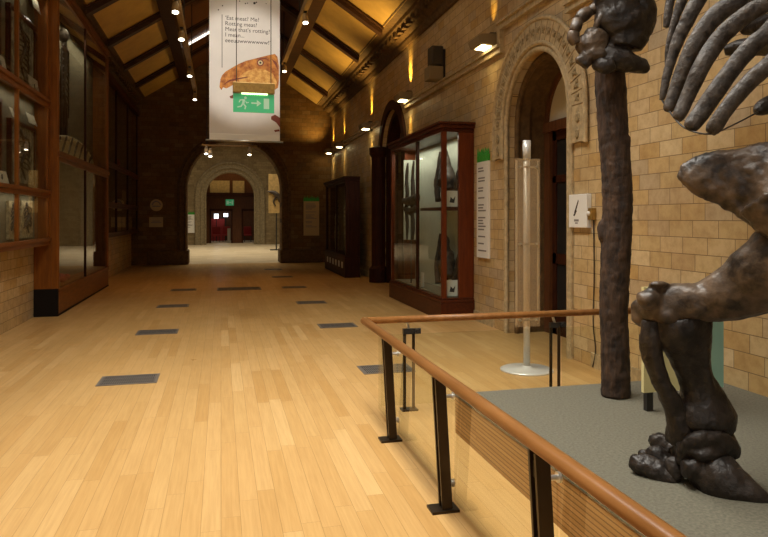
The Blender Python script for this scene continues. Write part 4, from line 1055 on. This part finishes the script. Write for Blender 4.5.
for s0, pts in FAR:
    def fr(bm): tube(bm, [(*s0, .035), ((s0[0] * .6 + pts[0][0] * .4) + .1, (s0[1] * .6 + pts[0][1] * .4), s0[2] + .02, .035)] + list(pts), 10, 5, lump=.1)
    bones('rib', 'bone', SK, fr, .012, .012, 2)
bm = bmesh.new()
W = [(2.309, 3.097, 2.286, 0.0049), (2.222, 2.871, 2.143, 0.0045), (2.203, 2.752, 2.077, 0.0044), (2.234, 2.641, 2.045, 0.0042), (2.495, 2.783, 2.120, 0.0045), (2.844, 3.006, 2.228, 0.0049)]
tube(bm, W, 6, 4); obj('support_wire', bm, 'black', SK, True)
# backbone
def spine(bm):
    q = catmull([Vector(p) for p in SP], 6)
    for i, p in enumerate(q):
        t_ = (q[min(i + 1, len(q) - 1)] - q[max(0, i - 1)]).normalized()
        ball(bm, p, .085, (1, 1, .8), 2, .2)
        b = p + Vector((.16, -.12, .05)); tube(bm, [(*p, .04), (*b, .028)], 8, 1)
    tube(bm, [(*p, .05) for p in SP], 10, 5)
bones('backbone', 'bone', SK, spine, .02, .015)
def tail(bm):
    tube(bm, [(3.12, 1.9, 1.55, .12), (3.1, 1.6, 1.1, .11), (3.1, 1.3, .7, .09), (3.05, .9, .42, .06), (3.0, .5, .36, .04)], 10, 6, lump=.4)
bones('tail', 'bone', SK, tail, .022, .02)
# pelvis blade
def pelvis(bm):
    v = (.2, .9, .0)
    tube(bm, [(2.185, 2.808, 1.886, 0.0197), (2.197, 2.795, 1.881, 0.0515), (2.245, 2.762, 1.865, 0.0927), (2.302, 2.728, 1.854, 0.1236), (2.362, 2.692, 1.843, 0.1445), (2.428, 2.645, 1.827, 0.1766), (2.494, 2.577, 1.810, 0.2114), (2.555, 2.459, 1.768, 0.2500), (2.683, 2.324, 1.729, 0.2548), (2.867, 2.227, 1.771, 0.2159)], 18, 5, flat=((.235, .97, 0), .42), lump=.08)
    tube(bm, [(2.494, 2.577, 1.782, 0.1691), (2.598, 2.500, 1.618, 0.1479), (2.651, 2.487, 1.502, 0.1386)], 14, 4, lump=.2)
    tube(bm, [(2.683, 2.324, 1.729, 0.2197), (3.1, 2.25, 1.95, .17), (3.2, 2.2, 2.0, .12)], 14, 4)
bones('pelvis', 'bonewarm', SK, pelvis, .012, .022, 2, .04)
def femur(bm):
    fl = ((.235, .97, 0), .8)
    tube(bm, [(2.076, 2.948, 1.202, 0.0458), (2.105, 2.941, 1.202, 0.0865), (2.148, 2.920, 1.208, 0.0964), (2.209, 2.884, 1.216, 0.1009), (2.277, 2.837, 1.225, 0.1025), (2.340, 2.801, 1.238, 0.1068), (2.395, 2.756, 1.261, 0.1256), (2.449, 2.712, 1.299, 0.1464), (2.498, 2.659, 1.346, 0.1638), (2.551, 2.594, 1.413, 0.1802), (2.623, 2.525, 1.501, 0.1960), (2.696, 2.476, 1.571, 0.1386)], 16, 5, flat=fl, lump=.1)
    ball(bm, (2.126, 2.874, 1.320), .036, (1.5, 1, .5), 2, .3); ball(bm, (2.078, 2.886, 1.245), .06, (1, .9, .9), 2, .3)
    ball(bm, (2.133, 2.996, 1.163), .08, (.9, 1, 1.1), 2, .2); ball(bm, (2.170, 2.863, 1.160), .055, (1.3, 1, .8), 2, .2)
bones('thigh_bone', 'bonewarm', SK, femur, .012, .014, 2, .06)
def shin(bm):
    fl = ((.235, .97, 0), .75)
    tube(bm, [(2.267, 2.891, 1.153, 0.1523), (2.272, 2.890, 1.092, 0.1523), (2.303, 2.892, 1.019, 0.1273), (2.325, 2.897, 0.956, 0.1098), (2.349, 2.901, 0.882, 0.0947), (2.374, 2.906, 0.808, 0.0925), (2.401, 2.909, 0.733, 0.1185), (2.411, 2.907, 0.682, 0.1442), (2.416, 2.906, 0.630, 0.1597), (2.421, 2.904, 0.589, 0.1520), (2.416, 2.906, 0.537, 0.1236)], 16, 5, flat=fl, lump=.1)
    tube(bm, [(2.526, 2.878, 0.661, 0.0309), (2.543, 2.864, 0.612, 0.0308), (2.531, 2.857, 0.554, 0.0256)], 8, 4, lump=.2)
    tube(bm, [(2.354, 2.818, 1.120, 0.0400), (2.349, 2.819, 1.015, 0.0300), (2.369, 2.835, 0.895, 0.0252), (2.412, 2.845, 0.769, 0.0253)], 8, 4, lump=.2)
bones('shin_bone', 'bone', SK, shin, .012, .012, 2, .05)
def fibula(bm):
    tube(bm, [(2.125, 2.936, 1.131, 0.0509), (2.119, 2.927, 1.061, 0.0584), (2.119, 2.927, 0.990, 0.0533), (2.139, 2.922, 0.909, 0.0482), (2.168, 2.915, 0.828, 0.0457), (2.207, 2.916, 0.754, 0.0458), (2.246, 2.917, 0.690, 0.0511), (2.272, 2.920, 0.605, 0.0615), (2.296, 2.935, 0.506, 0.0721)], 12, 5, lump=.18)
bones('calf_bone', 'bone', SK, fibula, .010, .010, 2, .05)
def ankle(bm):
    tube(bm, [(2.264, 2.850, 0.486, 0.0301), (2.270, 2.828, 0.533, 0.0349), (2.321, 2.805, 0.557, 0.0373), (2.393, 2.788, 0.552, 0.0398), (2.461, 2.791, 0.520, 0.0425), (2.496, 2.803, 0.473, 0.0402), (2.508, 2.831, 0.432, 0.0254)], 12, 5, lump=.3, flat=((.235, .97, 0), .8))
    ball(bm, (2.407, 2.867, 0.489), .13, (1.2, .9, .7), 3, .35); ball(bm, (2.332, 2.906, 0.457), .09, (1, .9, 1), 3, .35)
bones('ankle_bone', 'bone', SK, ankle, .011, .018, 3, .05)
def heel(bm):
    tube(bm, [(2.338, 2.884, 0.438, 0.0611), (2.358, 2.858, 0.405, 0.1063), (2.381, 2.821, 0.376, 0.1254), (2.400, 2.775, 0.362, 0.1239), (2.428, 2.727, 0.343, 0.1028), (2.462, 2.688, 0.331, 0.0800), (2.490, 2.650, 0.320, 0.0576), (2.516, 2.623, 0.309, 0.0382), (2.528, 2.600, 0.298, 0.0190)], 14, 5, flat=((.235, .97, 0), .9), lump=.15)
    ball(bm, (2.296, 2.832, 0.400), .07, (1, .8, .9), 2, .3)
bones('heel_bone', 'bone', SK, heel, .011, .016, 2, .05)
def toe_a(bm): tube(bm, [(2.123, 3.101, 0.354, 0.0373), (2.151, 3.064, 0.349, 0.0582), (2.194, 3.022, 0.334, 0.0629), (2.229, 2.972, 0.318, 0.0544), (2.266, 2.943, 0.300, 0.0412), (2.296, 2.935, 0.290, 0.0206)], 12, 5, lump=.25)
def toe_b(bm): tube(bm, [(2.230, 3.106, 0.402, 0.0269), (2.247, 3.071, 0.391, 0.0480), (2.276, 3.043, 0.367, 0.0504), (2.290, 2.998, 0.355, 0.0419)], 12, 5, lump=.3)
def toe_c(bm): tube(bm, [(2.264, 2.964, 0.406, 0.0363), (2.266, 2.943, 0.383, 0.0515), (2.276, 2.940, 0.342, 0.0541), (2.282, 2.918, 0.313, 0.0410)], 12, 5, lump=.25)
def toe_d(bm):
    tube(bm, [(2.284, 3.165, 0.449, 0.0247), (2.298, 3.141, 0.434, 0.0436), (2.322, 3.114, 0.430, 0.0488), (2.339, 3.079, 0.413, 0.0538), (2.337, 3.028, 0.398, 0.0477)], 12, 5, lump=.35)
def toe_e(bm): tube(bm, [(2.220, 3.180, 0.367, 0.0165), (2.245, 3.154, 0.363, 0.0300), (2.267, 3.107, 0.350, 0.0324)], 10, 4, lump=.3)
for f_ in (toe_a, toe_b, toe_c, toe_d, toe_e): bones('toe_bone', 'bone', SK, f_, .009, .022, 2, .04)
# far leg, mostly out of the photo: carries the weight on the other side
def far_leg(bm):
    tube(bm, [(3.35, 2.35, 1.6, .18), (3.6, 2.6, 1.1, .14), (3.65, 2.55, .75, .12), (3.6, 2.4, .5, .14), (3.55, 2.6, .40, .09), (3.5, 2.85, .36, .05)], 12, 6, lump=.2)
bones('far_leg', 'bone', SK, far_leg, .025, .02)

# ------------------------------------------------------------------ things in the hall and far room
t = thing('wall_fossil', 'dark mounted fossil before panel coloured as yellow light, right side of the hall beyond the arch', 'fossil', (2.75, 34, 2.6))
quick('panel', 'amberwall', t, boxes=[(2.35, 3.15, 34.05, 34.09, 1.9, 3.9)])  # amber colour stands in for yellow light on the hall wall
bm = bmesh.new(); tube(bm, [(2.3, 34, 3.0, .04), (2.6, 34, 2.95, .1), (2.85, 34, 2.75, .12), (2.95, 34, 2.45, .06)], 8, 5, lump=.4); tube(bm, [(2.75, 34, 2.75, .06), (2.6, 34, 2.5, .04), (2.7, 34, 2.25, .03)], 8, 4); obj('bones', bm, 'fossil', t, True)
quick('post', 'black', t, boxes=[(2.72, 2.78, 34.09, 34.15, 0, 3.8)]); quick('foot', 'black', t, boxes=[(2.45, 3.05, 34.0, 34.5, 0, .04)])
t = thing('exit_sign', 'small lit exit sign above the far doorways', 'exit sign', (.56, Y3, 2.45))
quick('sign_panel', 'signgreen', t, boxes=[(.3, .82, Y3 - .06, Y3, 2.47, 2.87)])
quick('symbol', 'signwhite', t, boxes=[(.36, .5, Y3 - .065, Y3 - .06, 2.56, 2.78), (.52, .66, Y3 - .065, Y3 - .06, 2.64, 2.7), (.69, .76, Y3 - .065, Y3 - .06, 2.54, 2.8)])
for x, z, w, h_, lab in ((-.32, 1.62, .3, .32, 'bright square screen in the left far doorway, left of two'), (.33, 1.74, .3, .24, 'bright screen in the left far doorway, right of two')):
    t = thing('lit_screen', lab, 'screen', (x, 48.5, z)); quick('panel', 'screen', t, boxes=[(x - w / 2, x + w / 2, 48.48, 48.5, z, z + h_)])
    quick('post', 'black', t, boxes=[(x - .03, x + .03, 48.5, 48.54, 0, z + h_)])
def red_chair(x, y, label, first=None):
    if first: return dup(first, (x, y, 0), label)
    t = thing('red_chair', label, 'chair', (x, y, 0), 'red chairs in the far room')
    quick('seat', 'red', t, boxes=[(x - .26, x + .26, y - .25, y + .25, .42, .52)], bev=.02)
    quick('backrest', 'red', t, boxes=[(x - .26, x + .26, y + .2, y + .27, .52, 1.05)], bev=.02)
    for sx in (-.22, .22):
        for sy in (-.2, .2): quick('leg', 'black', t, boxes=[(x + sx - .02, x + sx + .02, y + sy - .02, y + sy + .02, 0, .42)])
    return t
c0 = red_chair(-.3, 46.5, 'red chair in the left far doorway, left of two')
red_chair(.35, 47.2, 'red chair in the left far doorway, right of two', c0)
red_chair(1.8, 46.8, 'red chair in the right far doorway', c0)
tag(quick('red_partition', 'red', boxes=[(-1.2, .25, 49.0, 49.1, 0, 1.6)]), 'red partition at the back of the far room', 'partition')
t = thing('pale_post', 'pale upright post standing in the left far doorway', 'post', (.52, 45.6, 0)); quick('shaft', 'offwhite', t, boxes=[(.42, .62, 45.5, 45.7, .03, .95)]); quick('foot', 'offwhite', t, boxes=[(.35, .69, 45.43, 45.77, 0, .03)])

# ------------------------------------------------------------------ light
def area(name, loc, rot, sx, sy, power, col, spread=180):
    l = bpy.data.lights.new(name, 'AREA'); l.shape = 'RECTANGLE'; l.size = sx; l.size_y = sy; l.spread = math.radians(spread); l.energy = power; l.color = col
    o = bpy.data.objects.new(name, l); C.objects.link(o); o.location = loc; o.rotation_euler = rot; return o
def spot(name, loc, to, power, col, ang=60, blend=.6, rad=.05):
    l = bpy.data.lights.new(name, 'SPOT'); l.energy = power; l.color = col; l.spot_size = math.radians(ang); l.spot_blend = blend; l.shadow_soft_size = rad
    o = bpy.data.objects.new(name, l); C.objects.link(o); o.location = loc
    o.rotation_euler = (Vector(to) - Vector(loc)).to_track_quat('-Z', 'Y').to_euler(); return o
WARM = (1, .86, .64)
area('overhead_fill_near', (.3, 4.2, 7.2), (0, 0, 0), 1.4, 7, 315, (1, .95, .86), 112)  # added overhead fill; no glazing is built in the roof above it
spot('dais_spot', (2.2, 2.3, 6.7), (3.2, 4.2, 1.0), 1350, (1, .95, .84), 80, .8, .25)
for z in (5.2, 3.46, 1.97):  # fill strips added inside the cases to brighten their contents
    area('case_fill', (XBN - .1, 10.4, z), (0, math.radians(25), 0), .06, 3.0, 2.2, (1, .93, .75))
area('case_fill', (-2.75, 14.4, 5.3), (0, math.radians(15), 0), .06, 4.0, 14, (1, .9, .65))
area('case_fill', (X0 + .3, 10.85, 3.0), (0, 0, 0), .15, 1.2, 5, (1, .95, .8))
area('case_fill', (X0 + .3, 12.5, 3.0), (0, 0, 0), .15, 1.5, 7, (1, .95, .8))
area('overhead_fill_mid', (.4, 10.5, 7.0), (0, 0, 0), 1.2, 4, 25, (1, .88, .68))  # weaker added fill farther down, under the closed boarding
area('rear_fill', (-1.0, -4.6, 3.4), (math.radians(84), 0, math.radians(-8)), 3.5, 3.5, 60, (1, .95, .86))  # added fill in front of the closed back wall; no window there
for y, z, p in ((9.27, 4.22, 25), (13.78, 4.2, 260), (17.58, 4.08, 220), (21.7, 4.02, 110), (23.9, 4.02, 130)):
    spot('uplight', (XR - .22, y, z + .2), (XR, y, z + .62), p * .62, (1, .58, .09), 36, 1.0, .03)
    spot('uplight_wash', (XR - .24, y, z + .2), (XR - 1.6, y, z + 2.4), p * .62 + 25, (1, .66, .20), 110, .9, .08)
    spot('downlight', (XR - .2, y, z - .06), (XR, y, z - .55), p * .12, (1, .66, .18), 34, .8, .03)
for x, y, z in ((-.72, 11.3, 5.0), (-.72, 13.0, 5.0), (-.72, 16.3, 5.0), (-.72, 19.5, 5.0), (1.6, 12.9, 5.4), (1.6, 17.3, 5.4)):
    spot('bar_spot', (x, y - .1, z), (x, y - .8, 0), 30 if y < 14 else 62, (1, .66, .30) if y < 14 else (1, .50, .15), 80, .7, .06)
spot('banner_spot', (-.72, 7.0, 5.2), (.4, 12, 4.4), 520, (1, .93, .82), 26, .6, .06)
area('hall_roof', (.5, 33, 8.6), (0, 0, 0), 6, 12, 440, (1, .88, .66), 120)
area('far_lobby', (.5, 43.6, 7), (0, 0, 0), 5, .8, 60, (1, .82, .5))
area('far_room', (.5, 47, 5), (0, 0, 0), 4, 3, 30, (1, .9, .75))

w = bpy.data.worlds.new('world'); S.world = w; w.use_nodes = True
w.node_tree.nodes['Background'].inputs[0].default_value = (.9, .8, .65, 1); w.node_tree.nodes['Background'].inputs[1].default_value = .015
S.view_settings.view_transform = 'Standard'; S.view_settings.look = 'None'; S.view_settings.gamma = 1; S.view_settings.use_curve_mapping = False
S.view_settings.exposure = 0.46
